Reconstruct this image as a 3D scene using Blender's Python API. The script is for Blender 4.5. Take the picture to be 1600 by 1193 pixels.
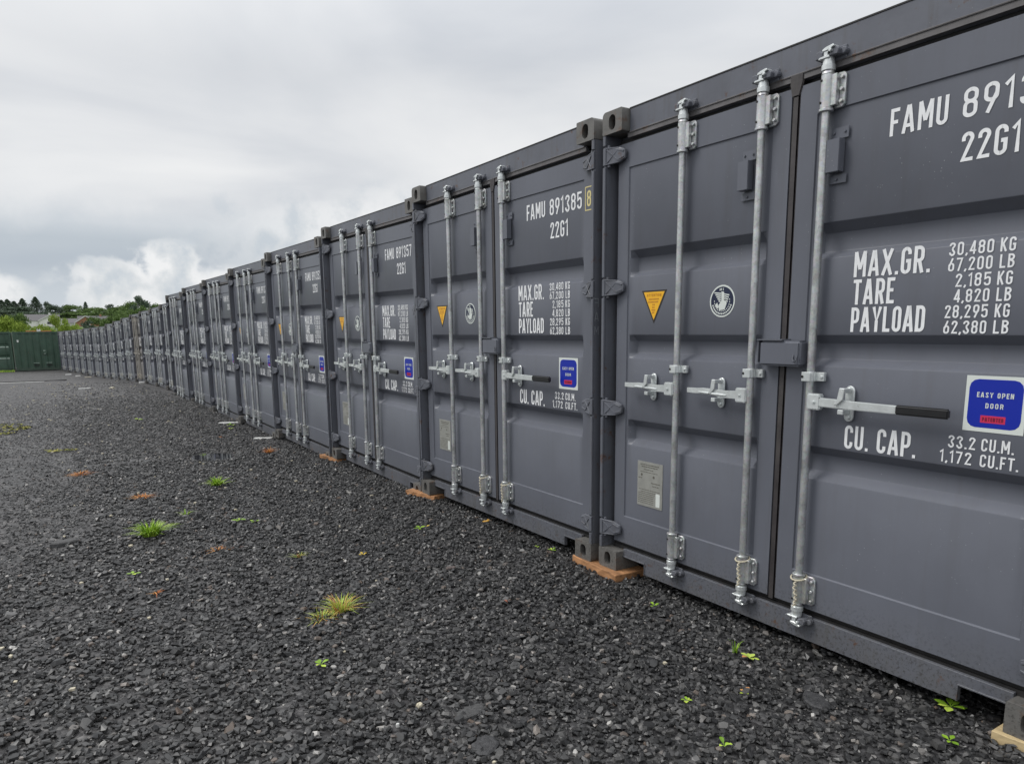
import bpy, bmesh, math, random
import numpy as np
from mathutils import Vector, Matrix
random.seed(7); np.random.seed(7)
S = bpy.context.scene
for o in list(bpy.data.objects): bpy.data.objects.remove(o, do_unlink=True)
COL = S.collection
R = math.radians
EYE = 1.47                                   # camera height above the yard near it

# ------------------------------------------------------------------ camera
cam_d = bpy.data.cameras.new('camera'); cam = bpy.data.objects.new('camera', cam_d); COL.objects.link(cam)
cam_d.sensor_width = 36; cam_d.sensor_fit = 'HORIZONTAL'; cam_d.lens = 1139/1600*36
cam_d.shift_x = -15/1600; cam_d.shift_y = 116.5/1600
cam_d.clip_start = .05; cam_d.clip_end = 5000
right = Vector((0.83977107, -0.54285752, -0.00950048)); down = Vector((-0.10124429, -0.13938018, -0.98504962))
fwd = Vector((0.53341742, 0.82817805, -0.17200867))
m = Matrix.Identity(4)
for i in range(3):
    m[i][0] = right[i]; m[i][1] = -down[i]; m[i][2] = -fwd[i]
m[2][3] = EYE
cam.matrix_world = m
S.camera = cam

# ------------------------------------------------------------------ world, sun, exposure
SUN_EL, SUN_AZ = 51, -56                      # azimuth measured from +Y towards +X
W = bpy.data.worlds.new('World'); S.world = W; W.use_nodes = True
nt = W.node_tree; nt.nodes.clear()
def N(t, ty, **kw):
    n = t.nodes.new(ty)
    for k, v in kw.items():
        if k.startswith('i_'):
            key = k[2:]; n.inputs[int(key) if key.isdigit() else key.replace('_', ' ')].default_value = v
        else: setattr(n, k, v)
    return n
def lk(t, a, b): t.links.new(a, b)
def mth(t, op, a, b=None, clamp=False):
    n = t.nodes.new('ShaderNodeMath'); n.operation = op; n.use_clamp = clamp
    for i, v in enumerate((a, b)):
        if v is None: continue
        if hasattr(v, 'links'): t.links.new(v, n.inputs[i])
        else: n.inputs[i].default_value = v
    return n.outputs[0]
def ramp(t, fac, stops, interp='LINEAR'):
    n = t.nodes.new('ShaderNodeValToRGB'); cr = n.color_ramp; cr.interpolation = interp
    while len(cr.elements) > 1: cr.elements.remove(cr.elements[-1])
    for i, (p, c) in enumerate(stops):
        e = cr.elements[0] if i == 0 else cr.elements.new(p)
        e.position = p; e.color = (*c, 1) if len(c) == 3 else c
    if hasattr(fac, 'links'): t.links.new(fac, n.inputs[0])
    return n.outputs[0]
def mixc(t, fac, a, b, mode='MIX'):
    n = t.nodes.new('ShaderNodeMix'); n.data_type = 'RGBA'; n.blend_type = mode
    for s, v in ((n.inputs[0], fac), (n.inputs[6], a), (n.inputs[7], b)):
        if hasattr(v, 'links'): t.links.new(v, s)
        else: s.default_value = v if not isinstance(v, tuple) or len(v) == 4 else (*v, 1)
    return n.outputs[2]
sky = N(nt, 'ShaderNodeTexSky', sky_type='NISHITA', sun_disc=False, sun_elevation=R(SUN_EL), sun_rotation=R(SUN_AZ))
tc = N(nt, 'ShaderNodeTexCoord'); sep = N(nt, 'ShaderNodeSeparateXYZ'); lk(nt, tc.outputs['Generated'], sep.inputs[0])
zz = mth(nt, 'ADD', mth(nt, 'MAXIMUM', sep.outputs[2], 0.0), .16)
px_ = mth(nt, 'DIVIDE', sep.outputs[0], zz); py_ = mth(nt, 'DIVIDE', sep.outputs[1], zz)
cmb = N(nt, 'ShaderNodeCombineXYZ'); lk(nt, px_, cmb.inputs[0]); lk(nt, py_, cmb.inputs[1])
n1 = N(nt, 'ShaderNodeTexNoise', i_Scale=1.0, i_Detail=6.0, i_Roughness=.45, i_Distortion=.45); lk(nt, cmb.outputs[0], n1.inputs['Vector'])
n3 = N(nt, 'ShaderNodeTexNoise', i_Scale=24.0, i_Detail=9.0, i_Roughness=.55); lk(nt, tc.outputs['Generated'], n3.inputs['Vector'])
deck = ramp(nt, n1.outputs[0], [(.30, (.60, .628, .672)), (.42, (.71, .73, .76)), (.52, (.80, .812, .828)), (.64, (.88, .885, .888))])
def blob(d, sx, sz, edge=.5, rag=.0):
    # soft patch of the sky round direction d, ragged by noise: 0..1
    v = N(nt, 'ShaderNodeVectorMath', operation='SUBTRACT'); lk(nt, tc.outputs['Generated'], v.inputs[0]); v.inputs[1].default_value = Vector(d).normalized()
    s = N(nt, 'ShaderNodeVectorMath', operation='MULTIPLY'); lk(nt, v.outputs[0], s.inputs[0]); s.inputs[1].default_value = (1/sx, 1/sx, 1/sz)
    l = N(nt, 'ShaderNodeVectorMath', operation='LENGTH'); lk(nt, s.outputs[0], l.inputs[0])
    r = mth(nt, 'ADD', l.outputs['Value'], mth(nt, 'MULTIPLY', mth(nt, 'SUBTRACT', n3.outputs[0], .5), rag))
    mr = N(nt, 'ShaderNodeMapRange', interpolation_type='SMOOTHSTEP'); lk(nt, r, mr.inputs[0])
    mr.inputs[1].default_value = 1+edge; mr.inputs[2].default_value = 1-edge; mr.inputs[3].default_value = 0; mr.inputs[4].default_value = 1
    return mr.outputs[0]
# distant gap in the deck: blue-grey band low over the hills
low = N(nt, 'ShaderNodeMapRange', interpolation_type='SMOOTHSTEP'); lk(nt, mth(nt, 'ADD', sep.outputs[2], mth(nt, 'MULTIPLY', mth(nt, 'SUBTRACT', n3.outputs[0], .5), .05)), low.inputs[0])
low.inputs[1].default_value = .165; low.inputs[2].default_value = .105; low.inputs[3].default_value = 0; low.inputs[4].default_value = 1
lowc = ramp(nt, mth(nt, 'MULTIPLY', sep.outputs[2], 8.0), [(0, (.66, .70, .73)), (.30, (.55, .61, .67)), (.62, (.43, .49, .56)), (.85, (.46, .52, .58)), (1, (.58, .63, .68))])
c = mixc(nt, mth(nt, 'MULTIPLY', low.outputs[0], .85), deck, lowc)
cum = ramp(nt, n3.outputs[0], [(.34, (.60, .65, .70)), (.45, (.74, .765, .785)), (.55, (.90, .905, .91))])
for d, sx, sz, e, rg, st in (((.120, .987, .048), .100, .032, .30, 2.4, .85), ((.132, .985, .082), .038, .023, .22, 2.6, .97), ((.075, .988, .070), .045, .015, .28, 2.6, .75), ((.185, .975, .062), .05, .018, .35, 2.2, .8), ((-.045, .995, .046), .036, .022, .25, 1.8, .85), ((.42, .9, .10), .22, .06, .6, 1.6, .85),
                             ((-.45, .88, .07), .22, .04, .5, 1.8, .7), ((-.9, .2, .07), .3, .05, .5, 1.8, .7), ((.2, -.95, .08), .35, .05, .5, 1.8, .7)):
    c = mixc(nt, mth(nt, 'MULTIPLY', blob(d, sx, sz, e, rg), st), c, cum)
nis = N(nt, 'ShaderNodeVectorMath', operation='SCALE'); lk(nt, sky.outputs[0], nis.inputs[0]); nis.inputs['Scale'].default_value = .10
up_gain = N(nt, 'ShaderNodeMapRange'); lk(nt, sep.outputs[2], up_gain.inputs[0]); up_gain.inputs[1].default_value = .3; up_gain.inputs[2].default_value = 1; up_gain.inputs[3].default_value = 1; up_gain.inputs[4].default_value = 2.0
cg = N(nt, 'ShaderNodeVectorMath', operation='SCALE'); lk(nt, c, cg.inputs[0]); lk(nt, up_gain.outputs[0], cg.inputs['Scale'])
mixd = mixc(nt, .965, nis.outputs[0], cg.outputs[0])
bg = N(nt, 'ShaderNodeBackground', i_Strength=1.0); lk(nt, mixd, bg.inputs[0])
wo = N(nt, 'ShaderNodeOutputWorld'); lk(nt, bg.outputs[0], wo.inputs[0])
sd = bpy.data.lights.new('sun', 'SUN'); sd.energy = 1.5; sd.angle = R(22); sd.color = (1, .975, .94)
sun = bpy.data.objects.new('sun', sd); COL.objects.link(sun)
sdir = Vector((math.sin(R(SUN_AZ))*math.cos(R(SUN_EL)), math.cos(R(SUN_AZ))*math.cos(R(SUN_EL)), math.sin(R(SUN_EL))))
sun.rotation_euler = sdir.to_track_quat('Z', 'Y').to_euler(); sun.location = (0, 0, 30)
S.view_settings.view_transform = 'Standard'; S.view_settings.look = 'None'; S.view_settings.gamma = 1
S.view_settings.exposure = 0.0; S.view_settings.use_curve_mapping = False
S.render.engine = 'CYCLES'

# ------------------------------------------------------------------ materials
def mat(name, col, rough=.6, metal=0., var=.0, scale=6., bump=0., bscale=60., spec=.5, stretch=(1, 1, 1), extra=None, coords='Object'):
    M = bpy.data.materials.new(name); M.use_nodes = True; t = M.node_tree
    b = t.nodes['Principled BSDF']; b.inputs['Roughness'].default_value = rough; b.inputs['Metallic'].default_value = metal
    b.inputs['Specular IOR Level'].default_value = spec
    b.inputs['Base Color'].default_value = (*col, 1)
    tcn = N(t, 'ShaderNodeTexCoord'); oi = N(t, 'ShaderNodeObjectInfo')
    off = N(t, 'ShaderNodeVectorMath', operation='ADD'); lk(t, tcn.outputs[coords], off.inputs[0])
    sc = N(t, 'ShaderNodeVectorMath', operation='SCALE'); sc.inputs[0].default_value = (17, 31, 9); lk(t, oi.outputs['Random'], sc.inputs['Scale']); lk(t, sc.outputs[0], off.inputs[1])
    mp = N(t, 'ShaderNodeVectorMath', operation='MULTIPLY'); lk(t, off.outputs[0], mp.inputs[0]); mp.inputs[1].default_value = stretch
    vec = mp.outputs[0]
    colout = None
    if var:
        n = N(t, 'ShaderNodeTexNoise', i_Scale=scale, i_Detail=5.0, i_Roughness=.6); lk(t, vec, n.inputs['Vector'])
        colout = ramp(t, n.outputs[0], [(.3, tuple(x*(1-var) for x in col)), (.7, tuple(min(1, x*(1+var)) for x in col))])
        lk(t, ramp(t, n.outputs[0], [(.3, (rough*.85,)*3), (.7, (min(1, rough*1.15),)*3)]), b.inputs['Roughness'])
    if extra: colout = extra(t, off.outputs[0], colout, b)
    if colout is not None: lk(t, colout, b.inputs['Base Color'])
    if bump:
        nb = N(t, 'ShaderNodeTexNoise', i_Scale=bscale, i_Detail=3.0); lk(t, off.outputs[0], nb.inputs['Vector'])
        bp = N(t, 'ShaderNodeBump', i_Strength=1.0, i_Distance=bump); lk(t, nb.outputs[0], bp.inputs['Height']); lk(t, bp.outputs[0], b.inputs['Normal'])
    return M
def paint_extra(amount, drops=True, rust=0.0, rustcol=(.11, .055, .028), dirt=(.09, .085, .075)):
    def f(t, v, c, b):
        # vertical rain streaks, road grit low down, tiny chips
        mv = N(t, 'ShaderNodeVectorMath', operation='MULTIPLY'); lk(t, v, mv.inputs[0]); mv.inputs[1].default_value = (9, 9, .7)
        n = N(t, 'ShaderNodeTexNoise', i_Scale=2.2, i_Detail=5.0, i_Roughness=.65); lk(t, mv.outputs[0], n.inputs['Vector'])
        f1 = ramp(t, n.outputs[0], [(.52, (0, 0, 0)), (.75, (amount,)*3)])
        c = mixc(t, f1, c, (*dirt, 1))
        if drops:
            vo = N(t, 'ShaderNodeTexVoronoi', i_Scale=42.0); lk(t, v, vo.inputs['Vector'])
            wn = N(t, 'ShaderNodeTexNoise', i_Scale=3.0, i_Detail=2.0); lk(t, v, wn.inputs['Vector'])
            f2 = mth(t, 'MULTIPLY', ramp(t, vo.outputs['Distance'], [(.05, (1, 1, 1)), (.09, (0, 0, 0))]), ramp(t, wn.outputs[0], [(.5, (0, 0, 0)), (.66, (.75,)*3)]))
            c = mixc(t, f2, c, (.42, .43, .44, 1))
        zc_ = [n_ for n_ in t.nodes if n_.bl_idname == 'ShaderNodeTexCoord'][0]
        sz = N(t, 'ShaderNodeSeparateXYZ'); lk(t, zc_.outputs['Object'], sz.inputs[0])
        lowz = N(t, 'ShaderNodeMapRange'); lk(t, sz.outputs[2], lowz.inputs[0]); lowz.inputs[1].default_value = .30; lowz.inputs[2].default_value = .03
        sp_ = N(t, 'ShaderNodeTexNoise', i_Scale=75.0, i_Detail=4.0, i_Roughness=.8); lk(t, v, sp_.inputs['Vector'])
        c = mixc(t, mth(t, 'MULTIPLY', ramp(t, sp_.outputs[0], [(.52, (0, 0, 0)), (.60, (1, 1, 1))]), mth(t, 'MULTIPLY', lowz.outputs[0], .75)), c, (.03, .028, .027, 1))
        sp2 = N(t, 'ShaderNodeTexNoise', i_Scale=6.0, i_Detail=6.0, i_Roughness=.7); lk(t, v, sp2.inputs['Vector'])
        c = mixc(t, mth(t, 'MULTIPLY', ramp(t, sp2.outputs[0], [(.35, (0, 0, 0)), (.7, (1, 1, 1))]), mth(t, 'MULTIPLY', lowz.outputs[0], .55)), c, (.10, .095, .088, 1))
        if rust:
            rn = N(t, 'ShaderNodeTexNoise', i_Scale=14.0, i_Detail=8.0, i_Roughness=.7); lk(t, v, rn.inputs['Vector'])
            c = mixc(t, ramp(t, rn.outputs[0], [(.62-rust*.2, (0, 0, 0)), (.72, (1, 1, 1))]), c, (*rustcol, 1))
        return c
    return f
PC = (.134, .142, .168)
M_paint = mat('container_paint', PC, .36, 0, .09, 1.6, .0022, 3.2, spec=.32, extra=paint_extra(.16))
M_frame = mat('frame_paint', (.130, .137, .160), .42, 0, .14, 3, .0009, 22, spec=.32, extra=paint_extra(.5, True, .12))
M_cast = mat('casting_paint', (.142, .138, .130), .6, 0, .22, 12, .0012, 60, extra=paint_extra(.5, False, .30))
M_dark = mat('dark_gasket', (.016, .015, .015), .55, 0, .4, 20, .0015, 40)
M_gask = mat('centre_gasket', (.048, .042, .043), .5, 0, .35, 9, .001, 40, extra=paint_extra(.6, True))
def galv_x(t, v, c, b):
    vo = N(t, 'ShaderNodeTexVoronoi', i_Scale=90.0); lk(t, v, vo.inputs['Vector'])
    c2 = mixc(t, .35, c, vo.outputs['Color'], 'SOFT_LIGHT')
    n = N(t, 'ShaderNodeTexNoise', i_Scale=7.0, i_Detail=7.0, i_Roughness=.7); lk(t, v, n.inputs['Vector'])
    hs = N(t, 'ShaderNodeHueSaturation', i_Saturation=.35); lk(t, c2, hs.inputs['Color'])
    return mixc(t, ramp(t, n.outputs[0], [(.52, (0, 0, 0)), (.7, (.7,)*3)]), hs.outputs[0], (.20, .20, .175, 1))
M_galv = mat('galvanised_steel', (.52, .55, .545), .36, .65, .22, 10, .0006, 120, extra=galv_x)
M_galvb = mat('bright_galvanised', (.72, .75, .745), .32, .5, .12, 20, .0005, 120)
M_grip = mat('black_grip', (.012, .012, .013), .38, 0, .2, 20)
M_text = mat('white_lettering', (.84, .85, .86), .5, 0, .06, 30)
M_yel = mat('yellow_print', (.72, .62, .28), .5)
M_stw = mat('sticker_white', (.70, .74, .70), .35)
M_stb = mat('sticker_blue', (.005, .022, .36), .3)
M_str = mat('sticker_red', (.62, .03, .10), .35)
M_strd = mat('sticker_dark_red', (.20, .01, .04), .35)
M_sty = mat('sticker_yellow', (.90, .48, .02), .35)
M_sto = mat('sticker_brown', (.50, .20, .02), .4)
M_stk = mat('sticker_black', (.03, .025, .02), .4)
M_stn = mat('sticker_navy', (.012, .018, .05), .35)
M_plate = mat('data_plate_metal', (.37, .37, .34), .4, .3, .1, 30)
M_platet = mat('plate_print', (.12, .115, .095), .5)
M_wood = mat('timber', (.36, .18, .08), .8, 0, .5, 5, .002, 40, stretch=(6, 1, 6))
M_woodp = mat('pale_timber', (.52, .40, .22), .75, 0, .3, 8, .002, 40, stretch=(6, 1, 6))
M_woodpl = mat('bleached_timber', (.50, .46, .36), .75, 0, .2, 8)
M_white = mat('white_board', (.62, .62, .60), .6, 0, .15, 20)
M_twine = mat('twine', (.55, .50, .38), .8)
M_green = mat('green_paint', (.045, .090, .062), .5, 0, .2, 2.5, .001, 30, extra=paint_extra(.5, False, .05, dirt=(.08, .10, .06)))
M_greenl = mat('pale_green', (.36, .44, .38), .5, 0, .2, 4)  # lighter green, also used for the painted highlights on the door ribs
M_brown = mat('weathered_galvanised', (.40, .375, .33), .55, .2, .2, 12)
M_lip = mat('dusty_paint', (.130, .124, .126), .6, 0, .25, 12, .001, 40, extra=paint_extra(.5, False, .2))
M_bpaint = mat('brownish_paint', (.140, .132, .128), .5, 0, .14, 2, extra=paint_extra(.6, False))

def tone_mat(name, stops, rough=.6, spec=.5, bump=0):
    M = bpy.data.materials.new(name); M.use_nodes = True; t = M.node_tree; b = t.nodes['Principled BSDF']
    a = N(t, 'ShaderNodeAttribute', attribute_name='tone')
    cc = ramp(t, a.outputs['Fac'], stops); 
    if bump:
        tcn = N(t, 'ShaderNodeTexCoord'); n = N(t, 'ShaderNodeTexNoise', i_Scale=220.0, i_Detail=4.0, i_Roughness=.7); lk(t, tcn.outputs['Object'], n.inputs['Vector'])
        bp = N(t, 'ShaderNodeBump', i_Strength=1.0, i_Distance=bump); lk(t, n.outputs[0], bp.inputs['Height']); lk(t, bp.outputs[0], b.inputs['Normal'])
        cc = mixc(t, 1.0, cc, ramp(t, n.outputs[0], [(.3, (.75,)*3), (.7, (1.3,)*3)]), 'MULTIPLY')
    lk(t, cc, b.inputs['Base Color'])
    b.inputs['Roughness'].default_value = rough; b.inputs['Specular IOR Level'].default_value = spec
    return M
M_stone = tone_mat('gravel_stone', [(0, (.016, .016, .017)), (.45, (.030, .030, .030)), (.80, (.062, .061, .060)), (.94, (.105, .102, .099)), (.965, (.15, .146, .140)), (.985, (.11, .078, .058)), (1, (.40, .39, .37))], .38, .55, 0)
M_grass = tone_mat('grass_blade', [(0, (.13, .25, .02)), (.5, (.27, .46, .03)), (1, (.48, .60, .09))], .5, .4)
M_dead = tone_mat('dead_grass', [(0, (.30, .09, .03)), (.5, (.55, .20, .05)), (1, (.60, .36, .12))], .6, .3)
M_mixg = tone_mat('half_dead_grass', [(0, (.55, .22, .08)), (.3, (.62, .40, .14)), (.42, (.34, .44, .06)), (1, (.48, .60, .12))], .6, .3)
M_yleaf = tone_mat('yellow_leaf', [(0, (.55, .38, .04)), (1, (.75, .55, .08))], .5, .4)
M_moss = tone_mat('moss_clump', [(0, (.07, .08, .025)), (.5, (.17, .17, .05)), (1, (.30, .27, .08))], .9, .2)

# ------------------------------------------------------------------ mesh builder
class MB:
    def __init__(s): s.v = []; s.f = []; s.m = []; s.mi = 0; s.tone = None
    def add(s, vs, fs):
        n = len(s.v); s.v += [tuple(p) for p in vs]
        for f in fs: s.f.append([i+n for i in f]); s.m.append(s.mi)
    def box(s, a, b):
        x0, y0, z0 = (min(a[i], b[i]) for i in range(3)); x1, y1, z1 = (max(a[i], b[i]) for i in range(3))
        s.add([(x0, y0, z0), (x1, y0, z0), (x1, y1, z0), (x0, y1, z0), (x0, y0, z1), (x1, y0, z1), (x1, y1, z1), (x0, y1, z1)],
              [(3, 2, 1, 0), (4, 5, 6, 7), (0, 1, 5, 4), (1, 2, 6, 5), (2, 3, 7, 6), (3, 0, 4, 7)])
    def uw(s, u0, u1, w0, w1, z0, z1): s.box((-w0, -u0, z0), (-w1, -u1, z1))   # container face coordinates
    def tube(s, pts, r, n=10, cap=True):
        pts = [Vector(p) for p in pts]; rr = r if isinstance(r, (list, tuple)) else [r]*len(pts)
        base = len(s.v)
        d0 = (pts[1]-pts[0]).normalized(); a = d0.orthogonal().normalized()
        for i, p in enumerate(pts):
            d = ((pts[min(i+1, len(pts)-1)]-pts[max(i-1, 0)])).normalized()
            a = (a-d*a.dot(d)).normalized(); b = d.cross(a)
            for k in range(n):
                t = 2*math.pi*k/n; s.v.append(tuple(p+(a*math.cos(t)+b*math.sin(t))*rr[i]))
        for i in range(len(pts)-1):
            for k in range(n):
                s.f.append([base+i*n+k, base+i*n+(k+1) % n, base+(i+1)*n+(k+1) % n, base+(i+1)*n+k]); s.m.append(s.mi)
        if cap:
            s.f.append([base+k for k in range(n)][::-1]); s.m.append(s.mi)
            s.f.append([base+(len(pts)-1)*n+k for k in range(n)]); s.m.append(s.mi)
    def prism(s, poly, w0, w1):                 # polygon in (u,z), from depth w1 (back) to w0 (front); w outward
        n = len(poly)
        ar = sum(poly[i][0]*poly[(i+1) % n][1]-poly[(i+1) % n][0]*poly[i][1] for i in range(n))
        if ar < 0: poly = poly[::-1]
        v = [(-w0, -u, z) for u, z in poly]+[(-w1, -u, z) for u, z in poly]
        s.add(v, [list(range(n))[::1], list(range(n, 2*n))[::-1]]+[[i, i+n, (i+1) % n+n, (i+1) % n] for i in range(n)])
    def build(s, name, mats, parent=None, bevel=0, smooth=False, link=True, seg=1, fixn=True):
        me = bpy.data.meshes.new(name); me.from_pydata(s.v, [], s.f)
        mats = mats if isinstance(mats, (list, tuple)) else [mats]
        for q in mats: me.materials.append(q)
        if len(mats) > 1: me.polygons.foreach_set('material_index', s.m)
        if s.tone is not None:
            a = me.attributes.new('tone', 'FLOAT', 'POINT'); a.data.foreach_set('value', s.tone)
        if bevel or fixn:
            bm = bmesh.new(); bm.from_mesh(me)
            if fixn: bmesh.ops.recalc_face_normals(bm, faces=bm.faces)
            if bevel:
                es = [e for e in bm.edges if len(e.link_faces) == 2 and e.calc_face_angle(0) > R(40)]
                bmesh.ops.bevel(bm, geom=es, offset=bevel, segments=seg, affect='EDGES', clamp_overlap=True)
            bm.to_mesh(me); bm.free()
        if not smooth: me.polygons.foreach_set('use_smooth', [False]*len(me.polygons))
        if smooth:
            me.polygons.foreach_set('use_smooth', [True]*len(me.polygons))
            me.set_sharp_from_angle(angle=R(smooth if smooth is not True else 35))
        me.update()
        o = bpy.data.objects.new(name, me)
        if link: COL.objects.link(o)
        if parent: o.parent = parent
        return o
def empty(name, loc=(0, 0, 0), rz=0):
    o = bpy.data.objects.new(name, None); o.location = loc; o.rotation_euler = (0, 0, rz); o.empty_display_size = .2
    COL.objects.link(o); return o
def tag(o, label=None, cat=None, group=None, kind=None):
    if label: o['label'] = label
    if cat: o['category'] = cat
    if group: o['group'] = group
    if kind: o['kind'] = kind
    return o
def struct(o): o['kind'] = 'structure'; return o

# ------------------------------------------------------------------ value noise for terrain
_T = np.random.RandomState(3).rand(256, 256)
def vnoise(x, y):
    xi = np.floor(x).astype(int); yi = np.floor(y).astype(int); fx = x-xi; fy = y-yi
    fx = fx*fx*(3-2*fx); fy = fy*fy*(3-2*fy)
    g = lambda a, b: _T[a % 256, b % 256]
    return (g(xi, yi)*(1-fx)+g(xi+1, yi)*fx)*(1-fy)+(g(xi, yi+1)*(1-fx)+g(xi+1, yi+1)*fx)*fy
GY = [-50, 3, 6, 8.3, 10.8, 13.2, 16, 18.3, 21, 25, 31, 37, 43, 50, 58, 70, 300]
GZ = [-1.46, -1.47, -1.47, -1.505, -1.55, -1.575, -1.59, -1.61, -1.67, -1.76, -1.86, -2.05, -2.27, -2.36, -2.45, -2.5, -2.5]
def gz0(y): return np.interp(y, GY, GZ)+EYE
def gz(x, y):
    x = np.asarray(x, float); y = np.asarray(y, float)
    b = gz0(y)
    fade = np.clip((200-np.abs(y))/140, 0, 1)*np.clip((60-np.abs(x))/30, 0, 1)
    near = np.clip((2.55-x)/.6, 0, 1)                       # level under the pads
    b = b+fade*near*(.05*(vnoise(x*.35+9, y*.35+3)-.5)+.022*(vnoise(x*1.3, y*1.3+40)-.5)+.010*(vnoise(x*5+7, y*5)-.5))
    # grit heaped against the sills farther along the row
    heap = np.exp(-((x-2.75)/.45)**2)*np.clip((y-13.5)/5, 0, 1)*np.clip((24-y)/3, 0, 1)
    b = b+heap*.10*vnoise(x*1.5+3, y*.9)
    dip = np.exp(-(((x-1.62)/.30)**2+((y-9.7)/.42)**2)**2)
    return b-.045*dip
# ------------------------------------------------------------------ yard ground
def axis(parts):
    out = []
    for a, b, n in parts: out += list(np.linspace(a, b, n, endpoint=False))
    return np.array(out+[parts[-1][1]])
gx = axis([(-1800, -200, 10), (-200, -30, 14), (-30, -4, 50), (-4, 3.2, 240), (3.2, 12, 20), (12, 200, 12), (200, 1800, 10)])
gy = axis([(-1800, -100, 8), (-100, -6, 14), (-6, .3, 30), (.3, 12, 330), (12, 26, 170), (26, 64, 150), (64, 200, 14), (200, 2500, 10)])
XX, YY = np.meshgrid(gx, gy, indexing='ij'); ZZ = gz(XX, YY)
near = (YY < 26) & (XX > -4) & (XX < 3.2) & (YY > .3)
ZZ = ZZ+near*(.010*(vnoise(XX*21+5, YY*21)-.5)+.008*(vnoise(XX*43+1, YY*43+8)-.5))
nx, ny = XX.shape
V = np.stack([XX, YY, ZZ], -1).reshape(-1, 3)
I = np.arange(nx*ny).reshape(nx, ny)
F = np.stack([I[:-1, :-1], I[1:, :-1], I[1:, 1:], I[:-1, 1:]], -1).reshape(-1, 4)
def np_mesh(name, V, F, k, mats, tone=None, smooth=False):
    me = bpy.data.meshes.new(name); me.vertices.add(len(V)); me.vertices.foreach_set('co', V.astype(np.float32).ravel())
    me.loops.add(F.size); me.loops.foreach_set('vertex_index', F.astype(np.int32).ravel())
    me.polygons.add(len(F)); me.polygons.foreach_set('loop_start', np.arange(0, F.size, k, dtype=np.int32))
    me.polygons.foreach_set('use_smooth', np.full(len(F), bool(smooth)))
    for q in mats: me.materials.append(q)
    if tone is not None:
        a = me.attributes.new('tone', 'FLOAT', 'POINT'); a.data.foreach_set('value', tone.astype(np.float32))
    me.update(calc_edges=True)
    o = bpy.data.objects.new(name, me); COL.objects.link(o); return o
def ground_mat():
    M = bpy.data.materials.new('black_grit'); M.use_nodes = True; t = M.node_tree; b = t.nodes['Principled BSDF']
    tcn = N(t, 'ShaderNodeTexCoord'); v = tcn.outputs['Object']; sp = N(t, 'ShaderNodeSeparateXYZ'); lk(t, v, sp.inputs[0])
    vo = N(t, 'ShaderNodeTexVoronoi', i_Scale=34.0); lk(t, v, vo.inputs['Vector'])
    vo2 = N(t, 'ShaderNodeTexVoronoi', i_Scale=13.0); lk(t, v, vo2.inputs['Vector'])
    hs = N(t, 'ShaderNodeSeparateColor'); lk(t, vo.outputs['Color'], hs.inputs[0])
    hs2 = N(t, 'ShaderNodeSeparateColor'); lk(t, vo2.outputs['Color'], hs2.inputs[0])
    n = N(t, 'ShaderNodeTexNoise', i_Scale=.55, i_Detail=6.0, i_Roughness=.6); lk(t, v, n.inputs['Vector'])
    # packed, paler fines towards the far left of the yard and in old wheel tracks
    fine = ramp(t, n.outputs[0], [(.38, (0, 0, 0)), (.62, (1, 1, 1))])
    left = N(t, 'ShaderNodeMapRange'); lk(t, sp.outputs[0], left.inputs[0]); left.inputs[1].default_value = 2.2; left.inputs[2].default_value = -.8; left.inputs[3].default_value = 0; left.inputs[4].default_value = 1
    far = N(t, 'ShaderNodeMapRange'); lk(t, sp.outputs[1], far.inputs[0]); far.inputs[1].default_value = 4; far.inputs[2].default_value = 22
    pk = mth(t, 'ADD', mth(t, 'MULTIPLY', fine, .45), mth(t, 'MULTIPLY', mth(t, 'MAXIMUM', mth(t, 'MULTIPLY', left.outputs[0], .7), far.outputs[0]), .6), True)
    stone = ramp(t, hs.outputs[0], [(0, (.010, .010, .011)), (.5, (.026, .026, .028)), (.85, (.055, .055, .057)), (.97, (.10, .10, .10)), (1, (.26, .25, .24))])
    c = mixc(t, mth(t, 'MULTIPLY', pk, .75), stone, (.060, .057, .056, 1))
    mp = N(t, 'ShaderNodeVectorMath', operation='MULTIPLY'); lk(t, v, mp.inputs[0]); mp.inputs[1].default_value = (1.0, .55, 1)
    nb = N(t, 'ShaderNodeTexNoise', i_Scale=3.2, i_Detail=9.0, i_Roughness=.78); lk(t, mp.outputs[0], nb.inputs['Vector'])
    c = mixc(t, 1.0, c, ramp(t, nb.outputs[0], [(.34, (.45,)*3), (.5, (1, 1, 1)), (.66, (1.75, 1.7, 1.68))]), 'MULTIPLY')
    c = mixc(t, ramp(t, hs2.outputs[1], [(.93, (0, 0, 0)), (.96, (.8,)*3)]), c, (.11, .108, .105, 1))
    lk(t, c, b.inputs['Base Color']); b.inputs['Roughness'].default_value = .55
    e = mth(t, 'ADD', mth(t, 'MULTIPLY', vo.outputs['Distance'], -1.0), mth(t, 'MULTIPLY', hs.outputs[1], .5))
    e2 = mth(t, 'ADD', mth(t, 'MULTIPLY', vo2.outputs['Distance'], -1.2), mth(t, 'MULTIPLY', hs2.outputs[0], .9))
    hh = mth(t, 'ADD', e, e2)
    bp = N(t, 'ShaderNodeBump', i_Strength=1.0, i_Distance=.016); lk(t, hh, bp.inputs['Height']); lk(t, bp.outputs[0], b.inputs['Normal'])
    return M
yard = struct(np_mesh('ground', V, F, 4, [ground_mat()], smooth=True))

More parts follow.
